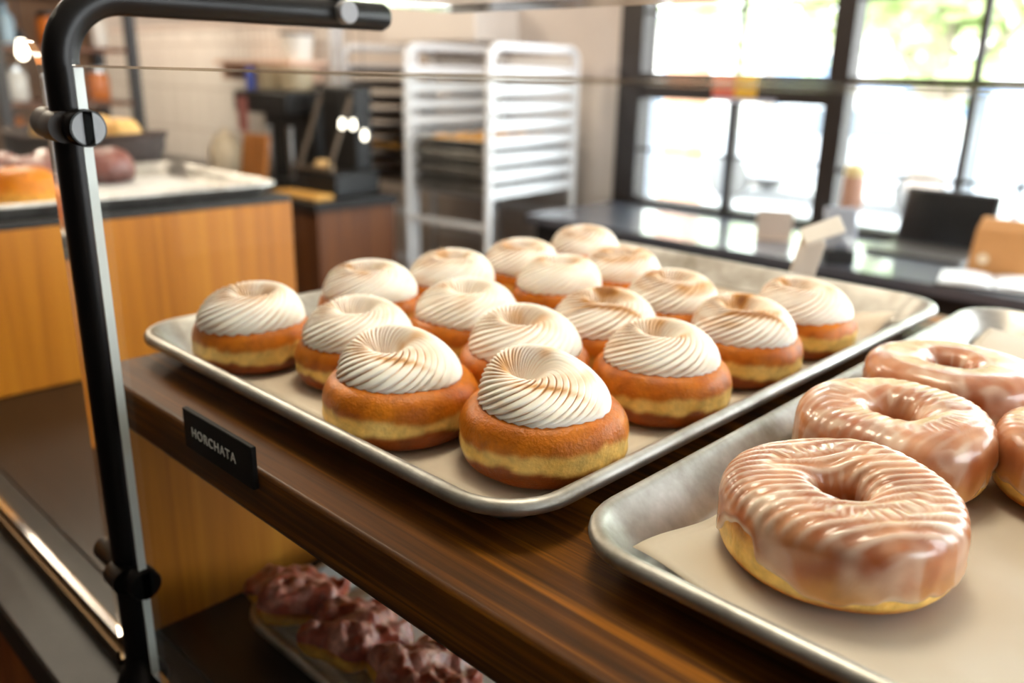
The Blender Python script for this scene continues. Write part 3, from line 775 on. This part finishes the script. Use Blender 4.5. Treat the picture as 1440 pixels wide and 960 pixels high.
# windows: frame, thin muntins, panes
def window(name, x0, x1, bars, jl, jr):
    b = MB()
    y0, y1 = YW - .03, YW + .07
    b.box(x0, x0 + jl, y0, y1, .936, 2.749); b.box(x1 - jr, x1, y0, y1, .936, 2.749)
    b.box(x0 + jl, x1 - jr, y0, y1, .936, .985); b.box(x0 + jl, x1 - jr, y0, y1, 2.70, 2.749)
    for (a0, a1, c0, c1, dep) in bars: b.box(a0, a1, YW - dep, YW + dep, c0, c1)
    f = struct(b.build(name, M_frame, smooth=False))
    g = MB(); g.box(x0 + jl, x1 - jr, YW + .026, YW + .030, .985, 2.70)
    g.build('window_pane', M_pane, f, smooth=False)
    return f
window('window_1', X0, -1.5515, [(-2.52, -1.595, 1.458, 1.572, .025), (-2.035, -1.995, .985, 1.458, .022), (-2.024, -2.004, 1.572, 2.70, .01), (-2.47, -2.462, 1.572, 2.70, .008),
                              (-2.52, -1.595, 1.84, 1.852, .01), (-2.52, -1.595, 1.212, 1.226, .008)], .13, .0435)
window('window_2', -1.551, .30, [(-1.508, .255, 1.538, 1.572, .02), (-1.059, -1.031, .985, 2.70, .014), (-1.508, .255, 1.197, 1.213, .008), (-.55, -.534, .985, 2.70, .012), (-1.508, .255, 1.86, 1.872, .01)], .043, .045)
window('window_3', .301, X1, [(.35, 3.25, 1.538, 1.572, .02), (1.75, 1.80, .985, 2.70, .02)], .045, .05)
tr = MB(); tr.box(X0, X1, YW - .075, YW - .032, .9355, .960); struct(tr.build('trim_1', M_frame, smooth=False))
# stickers on the transom
st = thing('window_sticker', 'red and yellow sticker on the dark transom of the left window', 'sticker', (-2.01, YW - .0255, 1.515))
b = MB(); b.box(-.112, -.002, -.002, 0, -.038, .056); b.build('red_patch', pm('sticker_red', rgb(214, 100, 76), .5), st, smooth=False)
b = MB(); b.box(-.001, .105, -.002, 0, -.036, .056); b.build('yellow_patch', pm('sticker_yellow', rgb(232, 176, 30), .5), st, smooth=False)
b = MB(); b.box(-.112, .20, -.002, 0, -.056, -.039); b.build('pale_strip', pm('sticker_pale', rgb(196, 198, 220), .5), st, smooth=False)
# wall box above the racks
wb = MB(); wb.box(-4.12, -3.36, YW - .32, YW - .001, 1.715, 1.90); tag(wb.build('wall_duct', pm('duct_white', rgb(232, 226, 220), .6), bevel=.004, smooth=False), 'white boxy duct fixed on the wall above the racks', 'duct')

# ------------------------------------------------------------- bar counter
bc = thing('window_bar', 'black window bar counter running under the windows, glossy, with sky reflections partly tinted into the top', 'counter', (0, 2.8, 0))
b = MB(); b.box(-2.62, 3.2, 0, .615, .92, .958); b.build('countertop', pm('sky_sheen_top', rgb(82, 86, 97), .40, 0, 0, 1, 0, 1, 1.0), bc, bevel=.002)  # blue-grey base puts the sky's reflection into the black top's colour
b = MB(); b.box(-2.60, 3.2, .05, .60, .0, .9195); b.build('base', M_blackmatte, bc)
ZC = .9585
cd = MB(); cd.box(-.068, .068, -.006, .006, 0, .115); cd.box(-.068, .068, -.025, .025, 0, .004)
o = cd.build('menu_card', pm('beige_card', rgb(196, 178, 164), .7), bevel=.001); o.location = (-1.565, 3.10, ZC); o.rotation_euler = (0, 0, .5); tag(o, 'beige card standing on the window bar under the left window', 'card')
ml = thing('wooden_pepper_mill', 'tall pinkish wooden mill in front of the right window', 'pepper mill', (-1.325, 3.22, ZC))
b = MB(); b.lathe([(.036, 0), (.038, .01), (.030, .05), (.026, .09), (.034, .125), (.040, .15), (.040, .24), (.036, .262)], 28); b.build('body', pm('pink_wood', rgb(190, 146, 124), .5), ml)
b = MB(); b.lathe([(.038, .2625), (.040, .28), (.032, .30), (.014, .31)], 28); b.build('head', pm('pale_yellow_wood', rgb(226, 206, 150), .5), ml)
lp = thing('laptop', 'open black laptop standing on the window bar', 'laptop', (-1.045, 3.27, ZC), math.radians(-4))
b = MB(); b.box(-.17, .17, -.13, .11, .0, .016); b.build('keyboard_base', pm('laptop_base', rgb(84, 78, 74), .35, .4), lp, bevel=.003)
b = MB(); b.box(-.17, .17, -.004, .004, 0, .215, 0, T(0, .115, .010) @ RX(math.radians(-12))); b.build('screen', pm('laptop_lid', rgb(74, 78, 84), .4), lp, bevel=.003)
b = MB(); b.box(-.16, .16, -.0046, -.0042, .012, .205, 0, T(0, .115, .010) @ RX(math.radians(-12))); b.build('display', pm('dark_display', rgb(28, 30, 34), .25), lp, smooth=False)
bg = thing('paper_bag', 'orange-brown paper bag at the right photo edge on the window bar', 'bag', (-.755, 3.10, ZC), .1)
b = MB(); vs = [(-.09, -.05, 0), (.09, -.05, 0), (.09, .05, 0), (-.09, .05, 0), (-.078, -.045, .15), (.085, -.045, .15), (.085, .045, .15), (-.078, .045, .15), (-.072, -.012, .185), (.08, -.012, .185), (.08, .012, .185), (-.072, .012, .185)]
b.add(vs, [(3, 2, 1, 0), (0, 1, 5, 4), (1, 2, 6, 5), (2, 3, 7, 6), (3, 0, 4, 7), (4, 5, 9, 8), (5, 6, 10, 9), (6, 7, 11, 10), (7, 4, 8, 11), (8, 9, 10, 11)]); b.build('bag_body', M_tan, bg, bevel=.002)
b = MB(); b.lathe([(.017, 0), (.017, .0006)], 20, T(-.045, -.0495, .055) @ RX(PI / 2)); b.build('round_sticker', M_cream, bg)
sk = thing('magazine', 'white magazine lying open on the window bar, right photo edge', 'magazine', (-.72, 2.93, ZC), .25)
b = MB(); b.box(-.16, .16, -.10, .10, 0, .006); b.build('cover', M_blackmatte, sk, bevel=.002)
for s in (-1, 1):
    b = MB(); vs = []; fs = []
    for k in range(9):
        t = k / 8; x = s * (.003 + .150 * t); z = .0075 + .010 * math.sin(t * PI) ** .7 * (1 - .4 * t) + .004
        vs += [(x, -.095, z), (x, .095, z), (x, -.095, .0065), (x, .095, .0065)]
    for k in range(8):
        a = 4 * k; c = a + 4
        fs += [(a, a + 1, c + 1, c), (a + 2, c + 2, c + 3, a + 3), (a, c, c + 2, a + 2), (a + 1, a + 3, c + 3, c + 1)]
    fs += [(0, 2, 3, 1), (32, 33, 35, 34)]
    b.add(vs, fs); b.build('page', pm('page_white', rgb(240, 240, 240), .6), sk, angle=60)
# napkin caddy on the bar
nc = thing('napkin_caddy', 'grey metal caddy with a dark foot on the bar front edge, left of the mill', 'caddy', (-1.20, 2.87, ZC), .6)
b = MB(); b.box(-.05, .05, -.035, .035, 0, .05); b.build('foot', M_blackmatte, nc, bevel=.004)
b = MB(); b.box(-.055, .055, -.006, .006, .0, .14, 0, T(0, .01, .051) @ RX(math.radians(-18))); b.build('plate', pm('brushed_grey', rgb(170, 174, 184), .3, .6), nc, bevel=.004)
b = MB(); b.tube([(-.03, -.02, .051), (-.03, -.02, .08), (0, -.02, .095), (.03, -.02, .08), (.03, -.02, .051)], .005, 10); b.build('wire_handle', M_steel, nc)
# pale card holder standing behind the left pan
ch = thing('card_holder', 'pale holder with tilted white top behind the pan, before the window bar', 'card holder', (-.452, .9725, ZS + .0005), math.radians(40))
b = MB(); b.box(-.015, .015, -.003, .003, 0, .062, 0, RY(math.radians(12))); b.box(-.018, .018, -.006, .006, 0, .004); b.build('stem', pm('pale_acrylic', rgb(224, 214, 200), .4), ch, bevel=.001)
b = MB(); b.box(-.024, .024, -.003, .003, -.010, .012, 0, T(.022, 0, .070) @ RY(math.radians(-22)) @ RX(math.radians(-35))); b.build('card', M_white, ch, bevel=.001)

# ------------------------------------------------------------------- racks
M_alu = pm('rack_aluminium', rgb(240, 242, 245), .4, .0)
def make_rack():
    t = thing('bun_pan_rack', 'x', 'bakery rack')
    hx, hy, top = .255, .33, 1.672
    for sx in (1, -1):
        pth = [(sx * hx, -hy, .12), (sx * hx, -hy, .8), (sx * hx, -hy, top - .06)] + [tuple(p) for p in arc((sx * hx, -hy + .06, top - .06), .06, PI, PI / 2, (0, 1, 0), (0, 0, 1), 8)][1:]
        pth += [tuple(p) for p in arc((sx * hx, hy - .06, top - .06), .06, PI / 2, 0, (0, 1, 0), (0, 0, 1), 8)] + [(sx * hx, hy, .8), (sx * hx, hy, .12)]
        b = MB(); b.tube(pth, .019, 14); b.build('side_frame', M_alu, t, angle=60)
        for k in range(11, 19):
            z = .17 + k * .0762
            b = MB(); b.box(sx * hx - .004, sx * hx + .004, -hy + .012, hy - .012, z, z + .046)
            xi = sx * (hx - .004)
            b.box(min(xi, xi - sx * .03), max(xi, xi - sx * .03), -hy + .012, hy - .012, z, z + .003)
            b.build('runner', M_alu, t, smooth=False)
        for yy in (-hy, hy):
            b = MB(); b.lathe([(.058, -.016), (.062, -.01), (.062, .01), (.058, .016)], 20, T(sx * hx, yy, .062) @ RY(PI / 2)); b.box(sx * hx - .022, sx * hx + .022, yy - .02, yy + .02, .10, .122)
            b.build('caster', M_blackmatte, t)
    for yy in (-hy, hy):
        b = MB(); b.box(-hx, hx, yy - .012, yy + .012, .125, .165); b.build('cross_rail', M_alu, t, smooth=False)
    for yy, za in ((hy, 1.60), (-hy, .86), (hy, .86), (-hy, .62), (hy, .62)):
        b = MB(); b.box(-hx, hx, yy - .012, yy + .012, za, za + .03); b.build('cross_rail', M_alu, t, smooth=False)
    return t
ang = math.radians(5.5)
def rack_center(px, py):   # near right corner post -> centre
    return (px - .255 * math.cos(ang) - .33 * math.sin(ang), py - .255 * math.sin(ang) + .33 * math.cos(ang))
ca_, cb_ = rack_center(-2.78, 2.72), rack_center(-3.345, 2.76)
rk1 = make_rack(); rk1.location = (ca_[0], ca_[1], 0); rk1.rotation_euler = (0, 0, ang)
tag(rk1, 'bright aluminium tray rack nearest the windows', 'bakery rack', 'tray racks by the wall')
rk2 = copy_tree(rk1, 'dim aluminium tray rack left of the bright one, beside the black coffee machines', (cb_[0], cb_[1], 0), ang)
ords = ['topmost', 'second', 'third', 'fourth', 'fifth', 'sixth', 'seventh', 'eighth', 'ninth', 'tenth']
def run_z(k): return .17 + k * .0762 + .0035
pan_copy((ca_[0], ca_[1], run_z(14)), 'sheet pan of golden pastries in the bright rack, above the stacked empty pans', ang, 'sheet pans in the bright rack')
for j in range(6):
    lab = '%s empty sheet pan from the top of the stack in the bright rack' % ('first' if j == 0 else ords[j])
    pan_copy((ca_[0], ca_[1], run_z(11) + .0762 * ((5 - j) // 2) + .0272 * ((5 - j) % 2)), lab, ang, 'sheet pans in the bright rack')
M_pandark = pm('shaded_pan', rgb(92, 72, 56), .5, .6, .2, 10)  # darker pan metal: shade of the dim rack put into the colour
def place_local(cx, cy, lx, ly):
    return (cx + lx * math.cos(ang) - ly * math.sin(ang), cy + lx * math.sin(ang) + ly * math.cos(ang))
bun0 = None
rowname = ['front', 'second', 'third', 'rear']; colname = ['left', 'middle', 'right']
for iy in range(4):
    for ix in range(3):
        x, y = place_local(ca_[0], ca_[1], -.125 + .125 * ix, -.225 + .15 * iy)
        if bun0 is None:
            bun0 = bun_mesh('golden_pastry', .05, .034, M_dough, rgb(230, 180, 100), rgb(226, 168, 84), 31.0); o = bun0
        else:
            o = bun0.copy(); COL.objects.link(o)
        o.location = (x, y, run_z(14) + .002); o.rotation_euler = (0, 0, ix + iy * 1.7)
        tag(o, 'golden pastry on the bright rack pan, %s row, %s' % (rowname[iy], colname[ix]), 'pastry', 'golden pastries in the bright rack')
for j, (k, kind) in enumerate([(18, ''), (17, ''), (16, ''), (15, ''), (14, ''), (13, 'b'), (12, ''), (11, '')]):
    lab = 'sheet pan of orange pastries in the dim rack, sixth pan down' if kind else '%s sheet pan down in the dim left rack' % ords[j]
    o = pan_copy((cb_[0], cb_[1], run_z(k)), lab, ang, 'sheet pans in the dim rack'); o.material_slots[0].link = 'OBJECT'; o.material_slots[0].material = M_pandark
    if kind:
        for iy in range(3):
            for ix in range(3):
                x, y = place_local(cb_[0], cb_[1], -.12 + .12 * ix, -.225 + .15 * iy)
                o = bun0.copy(); COL.objects.link(o); o.location = (x, y, run_z(k) + .002); o.rotation_euler = (0, 0, ix * 2 + iy)
                tag(o, 'orange pastry on the dim rack pan, %s row, %s' % (rowname[iy], colname[ix]), 'pastry', 'orange pastries in the dim rack')

# ------------------------------------------- back counter and coffee corner
kc = thing('back_counter', 'dark wooden back counter with black top carrying the coffee machines', 'counter', (-4.6, 1.98, 0))
b = MB(); b.box(-1.9, 1.55, 0, .44, .99, 1.03); b.build('countertop', pm('black_top', rgb(30, 28, 27), .3), kc, bevel=.003)
b = MB(); b.box(-1.88, 1.53, .02, .43, 0, .9895); b.build('cabinet_body', M_darkwood, kc, bevel=.002)
for k in range(5):
    b = MB(); b.box(-1.85 + k * .64, -1.85 + k * .64 + .60, .004, .0195, .12, .95); d = b.build('door', M_darkwood, kc, bevel=.002)
    h = MB(); h.tube([(-1.35 + k * .64, .0, .80), (-1.35 + k * .64, -.02, .80), (-1.35 + k * .64, -.02, .90), (-1.35 + k * .64, 0, .90)], .005, 8); h.build('handle', M_blackmatte, d)
ZK = 1.0305
b = MB(); b.box(-6.6, -3.60, 2.46, 2.54, 0, 1.765); struct(b.build('wall_partition', M_tile, smooth=False))
b = MB(); b.box(-6.6, -3.60, 2.45, 2.55, 1.7655, 1.785); struct(b.build('trim_2', pm('partition_cap', rgb(220, 206, 198), .5), smooth=False))
lg = MB(); lg.box(-4.35, -3.62, 2.25, 2.459, 1.575, 1.595); lg.box(-4.30, -4.28, 2.27, 2.459, 1.50, 1.575); lg.box(-3.69, -3.67, 2.27, 2.459, 1.50, 1.575)
tag(lg.build('wall_ledge', pm('ledge_pink', rgb(220, 184, 160), .6), smooth=False), 'pale ledge on the tile partition carrying the white bin', 'shelf')
bn = thing('storage_bin', 'white bin with a dark lid on the pale ledge', 'bin', (-3.71, 2.35, 1.5955))
b = MB(); b.lathe([(.055, 0), (.062, .002), (.080, .115)], 28); b.build('bin_body', M_white, bn)
b = MB(); b.lathe([(.084, .1155), (.084, .128), (.078, .132)], 28); b.build('lid', pm('grey_lid', rgb(96, 88, 84), .5), bn)
jr = thing('ceramic_jar', 'round cream ceramic jar on the back counter beside the tile', 'jar', (-4.08, 2.14, ZK))
b = MB(); b.lathe([(.05, 0), (.075, .02), (.088, .08), (.085, .14), (.062, .18), (.058, .19)], 32); b.build('jar_body', M_cream, jr)
b = MB(); b.lathe([(.062, .1905), (.055, .205), (.02, .215), (.018, .235), (.01, .24)], 24); b.build('lid', M_cream, jr)
cb = MB(); cb.box(-.10, .10, -.01, .01, 0, .24, 0, RX(math.radians(-9))); o = cb.build('cutting_board', wood('board_wood', rgb(150, 90, 34), rgb(180, 112, 46), rgb(200, 132, 62), 'Z', .5), bevel=.004)
o.location = (-3.64, 2.03, ZK + .004); o.rotation_euler = (0, 0, .05); tag(o, 'orange wooden board leaning on the front of the big black coffee brewer', 'cutting board')
cm = thing('coffee_brewer', 'big black coffee brewer with grey hoppers on the back counter', 'coffee machine', (-3.70, 2.255, ZK), .1)
b = MB(); b.box(-.19, .19, -.14, .14, 0, .035); b.build('drip_base', M_blackmatte, cm, bevel=.006)
b = MB(); b.box(-.19, .19, .02, .14, .0355, .33); b.build('column', M_blackmatte, cm, bevel=.006)
b = MB(); b.box(-.20, .20, -.14, .14, .3305, .43); b.build('brew_head', M_blackmatte, cm, bevel=.012)
for k in (-1, 1):
    b = MB(); b.lathe([(.06, .4305), (.072, .44), (.078, .53), (.074, .535)], 24, T(.085 * k + .02, 0, 0)); b.build('hopper', pm('hopper_grey', rgb(176, 160, 132), .35), cm)
b = MB(); b.lathe([(.024, .4305), (.024, .52), (.014, .535)], 16, T(-.165, -.06, 0)); b.build('blue_canister', pm('canister_blue', rgb(60, 80, 170), .4), cm)
for k in (-.06, .10):
    b = MB(); b.lathe([(.014, .0355), (.014, .27)], 14, T(k, -.05, 0)); b.build('steel_tap', M_steel, cm)
b = MB(); b.box(-.17, -.09, -.1425, -.1405, .24, .40); b.build('red_label', pm('label_red', rgb(176, 110, 104), .5), cm, smooth=False)
gr = thing('espresso_grinder', 'black machine with a slanted steel frame between coffee brewer and dim rack', 'coffee machine', (-3.30, 2.25, ZK), .1)
b = MB(); b.box(-.12, .16, -.13, .13, 0, .10); b.build('base', M_blackmatte, gr, bevel=.01)
b = MB(); b.box(-.11, .12, .03, .13, .1005, .46); b.build('body', M_blackmatte, gr, bevel=.01)
for k in (-1, 1):
    b = MB(); b.tube([(.10 * k, -.12, .10), (.10 * k + .03, .0, .42)], .010, 10); b.build('slanted_strut', pm('strut_bronze', rgb(104, 90, 76), .4, .5), gr)
b = MB(); b.tube([(-.12, -.13, .115), (.14, -.13, .115)], .010, 10); b.build('front_rail', pm('rail_bronze', rgb(104, 90, 76), .4, .5), gr)
o = bun_mesh('bread_loaf', .06, .06, M_dough, rgb(220, 180, 120), rgb(226, 188, 130), 44.0); o.location = (-3.26, 2.17, ZK + .1008); o.scale = (1.0, .5, .8); tag(o, 'pale bread loaf resting on the black machine base beside the rack', 'bread')
wbd = MB(); wbd.box(-.15, .15, -.05, .05, 0, .018); o = wbd.build('serving_board', pm('board_yellow', rgb(220, 164, 78), .5), bevel=.004); o.location = (-3.25, 2.045, ZK + .0005); o.rotation_euler = (0, 0, .1)
tag(o, 'yellow wooden board at the front end of the back counter, under the machine', 'board')

# ----------------------------------------------------- shelving upper left
sh = thing('wall_shelving', 'dark shelving of jars and bottles at the upper left, behind the post', 'shelving', (-4.2, .75, 0))
M_shd = pm('shelving_black', rgb(34, 28, 24), .5)
for yy in (-.35, .45, 1.02):
    b = MB(); b.box(-.02, .02, yy - .022, yy + .022, 0, 2.5); b.box(-.42, -.38, yy - .022, yy + .022, 0, 2.5); b.build('upright', M_shd, sh, smooth=False)
SZ = [1.16, 1.40, 1.635, 1.87, 2.15]
for z in SZ:
    b = MB(); b.box(-.40, .0, -.35, 1.0, z - .022, z); b.build('shelf_board', M_darkwood, sh, smooth=False)
b = MB(); b.box(-.44, -.425, -.37, 1.04, .1, 2.45); b.build('back_board', pm('shelving_back', rgb(150, 106, 66), .6), sh, smooth=False)
rnd = random.Random(21)
BC = [('amber', rgb(190, 110, 40)), ('white', rgb(226, 220, 210)), ('green', rgb(120, 140, 84)), ('pale blue', rgb(150, 174, 186)), ('brown', rgb(110, 70, 44)), ('cream', rgb(222, 196, 150)), ('orange', rgb(206, 112, 40))]
bmats = {n: pm('jar_' + n.replace(' ', '_'), c, .25) for n, c in BC}
onum = ['first', 'second', 'third', 'fourth', 'fifth', 'sixth', 'seventh', 'eighth']
snm = ['lowest', 'second lowest', 'middle', 'second highest', 'highest']
for si, z in enumerate(SZ[:4]):
    for k in range(7):
        cn, cc = BC[(k * 3 + si * 2 + (k * k) % 3) % 7]
        jar = (k + si) % 2
        x = -4.2 - .12 - .02 * (k % 3); y = .75 - .26 + k * .195 + rnd.uniform(-.02, .02)
        if abs(y - 1.2) < .07: y += .03
        t = thing('storage_jar' if jar else 'glass_bottle', '%s %s on the %s shelf at upper left, %s from the left' % (cn, 'jar' if jar else 'bottle', snm[si], onum[k]), 'jar' if jar else 'bottle', (x, y, z + .0005), 0, 'jars and bottles on the dark shelving')
        b = MB()
        if jar:
            b.lathe([(.045, 0), (.052, .01), (.052, .11), (.042, .125)], 20); b.build('jar_body', bmats[cn], t)
            b = MB(); b.lathe([(.046, .1255), (.046, .145), (.04, .15)], 20); b.build('lid', M_shd if k % 2 else M_steel, t)
        else:
            b.lathe([(.034, 0), (.037, .008), (.037, .11), (.015, .145), (.013, .175)], 20); b.build('bottle_body', bmats[cn], t)
            b = MB(); b.lathe([(.0155, .1755), (.0155, .19)], 14); b.build('cap', M_shd, t)
M_bulb = emit('bulb_glow', (1.0, .86, .66, 1), 12)
M_cord = M_blackmatte
def pendant(x, y, z, label, top, power, glow=M_bulb, group='hanging bulbs'):
    t = thing('pendant_lamp', label, 'lamp', (x, y, z), 0, group)
    b = MB(); b.lathe([(.003, -.022), (.012, -.018), (.020, -.004), (.020, .008), (.016, .028), (.012, .05)], 20); b.build('bulb', glow, t)
    b = MB(); b.lathe([(.018, .0505), (.018, .085), (.006, .095)], 16); b.build('socket', M_blackmatte, t)
    b = MB(); b.tube([(0, 0, .095), (0, 0, .3), (0, 0, top - z)], .003, 6); b.build('cord', M_blackmatte, t)
    return t
pendant(-4.02, 1.245, 1.60, 'glowing bulb hanging at the far left before the dark shelving', 3.2, 0)

M_spot_glow = emit('spot_glow', (1.0, .90, .74, 1), 5)  # glow for added bulbs that stand in for three bright light spots
for (x, y, z, lab) in ((-2.722, 1.90, 1.364, 'left one of three added bulbs standing in for light spots left of the dim rack'), (-2.690, 1.925, 1.362, 'middle one of three added bulbs standing in for light spots left of the dim rack'), (-2.586, 1.90, 1.331, 'lowest and rightmost of three added bulbs standing in for light spots left of the dim rack')):
    pendant(x, y, z, lab, z + (3.2 - z) / .5, 0, M_spot_glow).scale = (.5, .5, .5)
# -------------------------------------------------------------- lit outdoors
M_asph = pm('pavement', rgb(206, 205, 204), .9)
gnd = MB(); gnd.box(-30, 30, YW + .15, 45, -.25, -.2); struct(gnd.build('ground', M_asph, smooth=False))
pil = MB(); pil.box(-4.73, -4.42, 6.9, 7.2, -.2, 3.2); tag(pil.build('brick_pillar', pm('brick_orange', rgb(214, 160, 130), .8, 0, .15, 12), bevel=.01), 'orange brick pillar outside the left window', 'pillar')
cp = thing('awning', 'blue edged awning on posts outside the left window', 'awning', (-4.6, 9.6, -.2))
b = MB(); b.box(-1.6, 2.2, -1, 1, 1.66, 1.78); b.build('blue_canopy', pm('awning_blue', rgb(110, 140, 190), .6), cp, bevel=.01)
for sx in (-1.5, 2.1):
    for sy in (-.9, .9):
        b = MB(); b.box(sx - .04, sx + .04, sy - .04, sy + .04, 0, 1.6595); b.build('post', pm('awning_post', rgb(120, 126, 136), .6), cp)
def car():
    t = thing('parked_car', 'pale grey car parked outside beyond the left window', 'car', (-5.4, 12.5, -.2), .1)
    prof = [(-2.1, .35), (-2.1, .75), (-1.95, .9), (-1.2, .98), (-.6, 1.42), (.7, 1.45), (1.3, 1.0), (2.0, .88), (2.12, .6), (2.1, .35)]
    b = MB(); n = len(prof)
    b.add([(x, -.85, z) for x, z in prof] + [(x, .85, z) for x, z in prof], [tuple(range(n)), tuple(range(2 * n - 1, n - 1, -1))] + [(k, (k + 1) % n, n + (k + 1) % n, n + k) for k in range(n)])
    b.build('car_body', pm('car_paint', rgb(214, 216, 220), .4, .0), t, bevel=.05)
    for s in (-1, 1):
        b = MB(); b.add([(-1.05, s * .855, 1.0), (-.55, s * .855, 1.36), (.62, s * .855, 1.38), (1.1, s * .855, 1.0)], [(0, 1, 2, 3)]); b.build('side_window', pm('car_glass', rgb(120, 130, 140), .3), t, smooth=False)
        for x in (-1.35, 1.35):
            b = MB(); b.lathe([(.30, -.1), (.33, -.08), (.33, .08), (.30, .1)], 28, T(x, s * .78, .33) @ RX(PI / 2)); b.build('wheel', pm('tyre_grey', rgb(110, 108, 106), .8), t)
car()
M_leaf = pm('leaves_pale', rgb(190, 208, 150), .7, 0, .35, 3)
M_bark = pm('bark', rgb(180, 166, 158), .9, 0, .2, 8)
def tree(x, y, h, r, label, seed):
    t = thing('street_tree', label, 'tree', (x, y, -.2), 0, 'trees outside the windows')
    b = MB(); b.tube([(0, 0, 0), (.03, .0, h * .3), (-.04, .02, h * .6), (0, 0, h * .85)], [.16, .13, .11, .07], 12)
    b.tube([(-.02, .0, h * .5), (.35, .1, h * .7), (.6, .15, h * .8)], [.07, .05, .03], 8); b.tube([(-.03, .0, h * .55), (-.4, -.1, h * .75), (-.6, -.15, h * .85)], [.07, .05, .03], 8)
    b.build('trunk', M_bark, t)
    rd = random.Random(seed); b = MB()
    for k in range(900):
        d = Vector((rd.gauss(0, 1), rd.gauss(0, 1), rd.gauss(0, .8))).normalized() * (r * rd.uniform(.45, 1))
        c = d + Vector((0, 0, h)); q = RZ(rd.uniform(0, 6.3)) @ RX(rd.uniform(-1, 1)); s = rd.uniform(.10, .2)
        b.add([c + (q @ Vector(p)) for p in ((-s, -s * .5, 0), (0, -s * .2, .03), (s, -s * .5, 0), (s, s * .5, 0), (0, s * .3, .03), (-s, s * .5, 0))], [(0, 1, 4, 5), (1, 2, 3, 4)])
    b.build('crown', M_leaf, t, smooth=False)
tree(-2.35, 7.0, 2.9, 1.3, 'leafy tree outside the right window with its trunk behind the laptop', 3)
tree(-7.2, 13.5, 3.6, 2.2, 'leafy tree outside above the parked car, left window', 5)
tree(.2, 12.5, 3.6, 2.1, 'leafy tree outside at the far right of the view', 8)
hb = thing('street_building', 'pale building across the street outside the windows', 'building', (-8, 26, -.2))
b = MB(); b.box(-12, 16, 0, 6, 0, 3.4); b.build('facade', pm('pale_facade', rgb(226, 222, 214), .8), hb)
b = MB(); b.box(-12.3, 16.3, -.3, 6.3, 3.4, 3.7); b.build('roof_edge', pm('roof_grey', rgb(150, 152, 156), .8), hb)
for k in range(6):
    b = MB(); b.box(-10 + k * 4.2, -8 + k * 4.2, -.03, 0, .8, 2.4); b.build('window', pm('far_glass', rgb(120, 140, 160), .2), hb, smooth=False)

# ------------------------------------------------------------------- light
w = bpy.data.worlds.new('world'); SC.world = w; w.use_nodes = True
bgn = w.node_tree.nodes['Background']; bgn.inputs['Color'].default_value = (.93, .97, 1.0, 1); bgn.inputs['Strength'].default_value = 8.0
def portal(x, y, z, sx, sy, rot):
    l = bpy.data.lights.new('portal', 'AREA'); l.shape = 'RECTANGLE'; l.size = sx; l.size_y = sy; l.cycles.is_portal = True
    o = bpy.data.objects.new('portal', l); COL.objects.link(o); o.location = (x, y, z); o.rotation_euler = rot
portal((X0 + X1) / 2, YW + .13, 1.84, X1 - X0, 1.82, (-PI / 2, 0, 0))
portal(4.12, 1.85, 1.75, 2.5, 2.1, (PI / 2, 0, PI / 2))
def lamp(x, y, z, power, col=(1.0, .86, .68), rad=.12):  # unseen warm fill lights added to brighten the room, without fittings
    l = bpy.data.lights.new('warm_fill_light', 'POINT'); l.energy = power; l.color = col; l.shadow_soft_size = rad
    o = bpy.data.objects.new('warm_fill_light', l); COL.objects.link(o); o.location = (x, y, z)
for (x, y, p) in [(-.5, .7, 45), (-2.4, .9, 34), (-4.8, 1.0, 110)]: lamp(x, y, 2.85, p, rad=.25)
sl = bpy.data.lights.new('sun', 'SUN'); sl.energy = 1.5; sl.angle = .02; sl.color = (1, .96, .9)
so_ = bpy.data.objects.new('sun', sl); COL.objects.link(so_); so_.rotation_euler = Vector((.25, .62, -.75)).to_track_quat('-Z', 'Y').to_euler()

SC.view_settings.view_transform = 'Standard'
SC.view_settings.look = 'None'
SC.view_settings.gamma = 1.0
SC.view_settings.use_curve_mapping = False
SC.view_settings.exposure = 0.42
try:
    SC.cycles.use_denoising = True
    SC.cycles.max_bounces = 10; SC.cycles.transparent_max_bounces = 16; SC.cycles.diffuse_bounces = 5
    SC.cycles.sample_clamp_indirect = 8
except Exception: pass
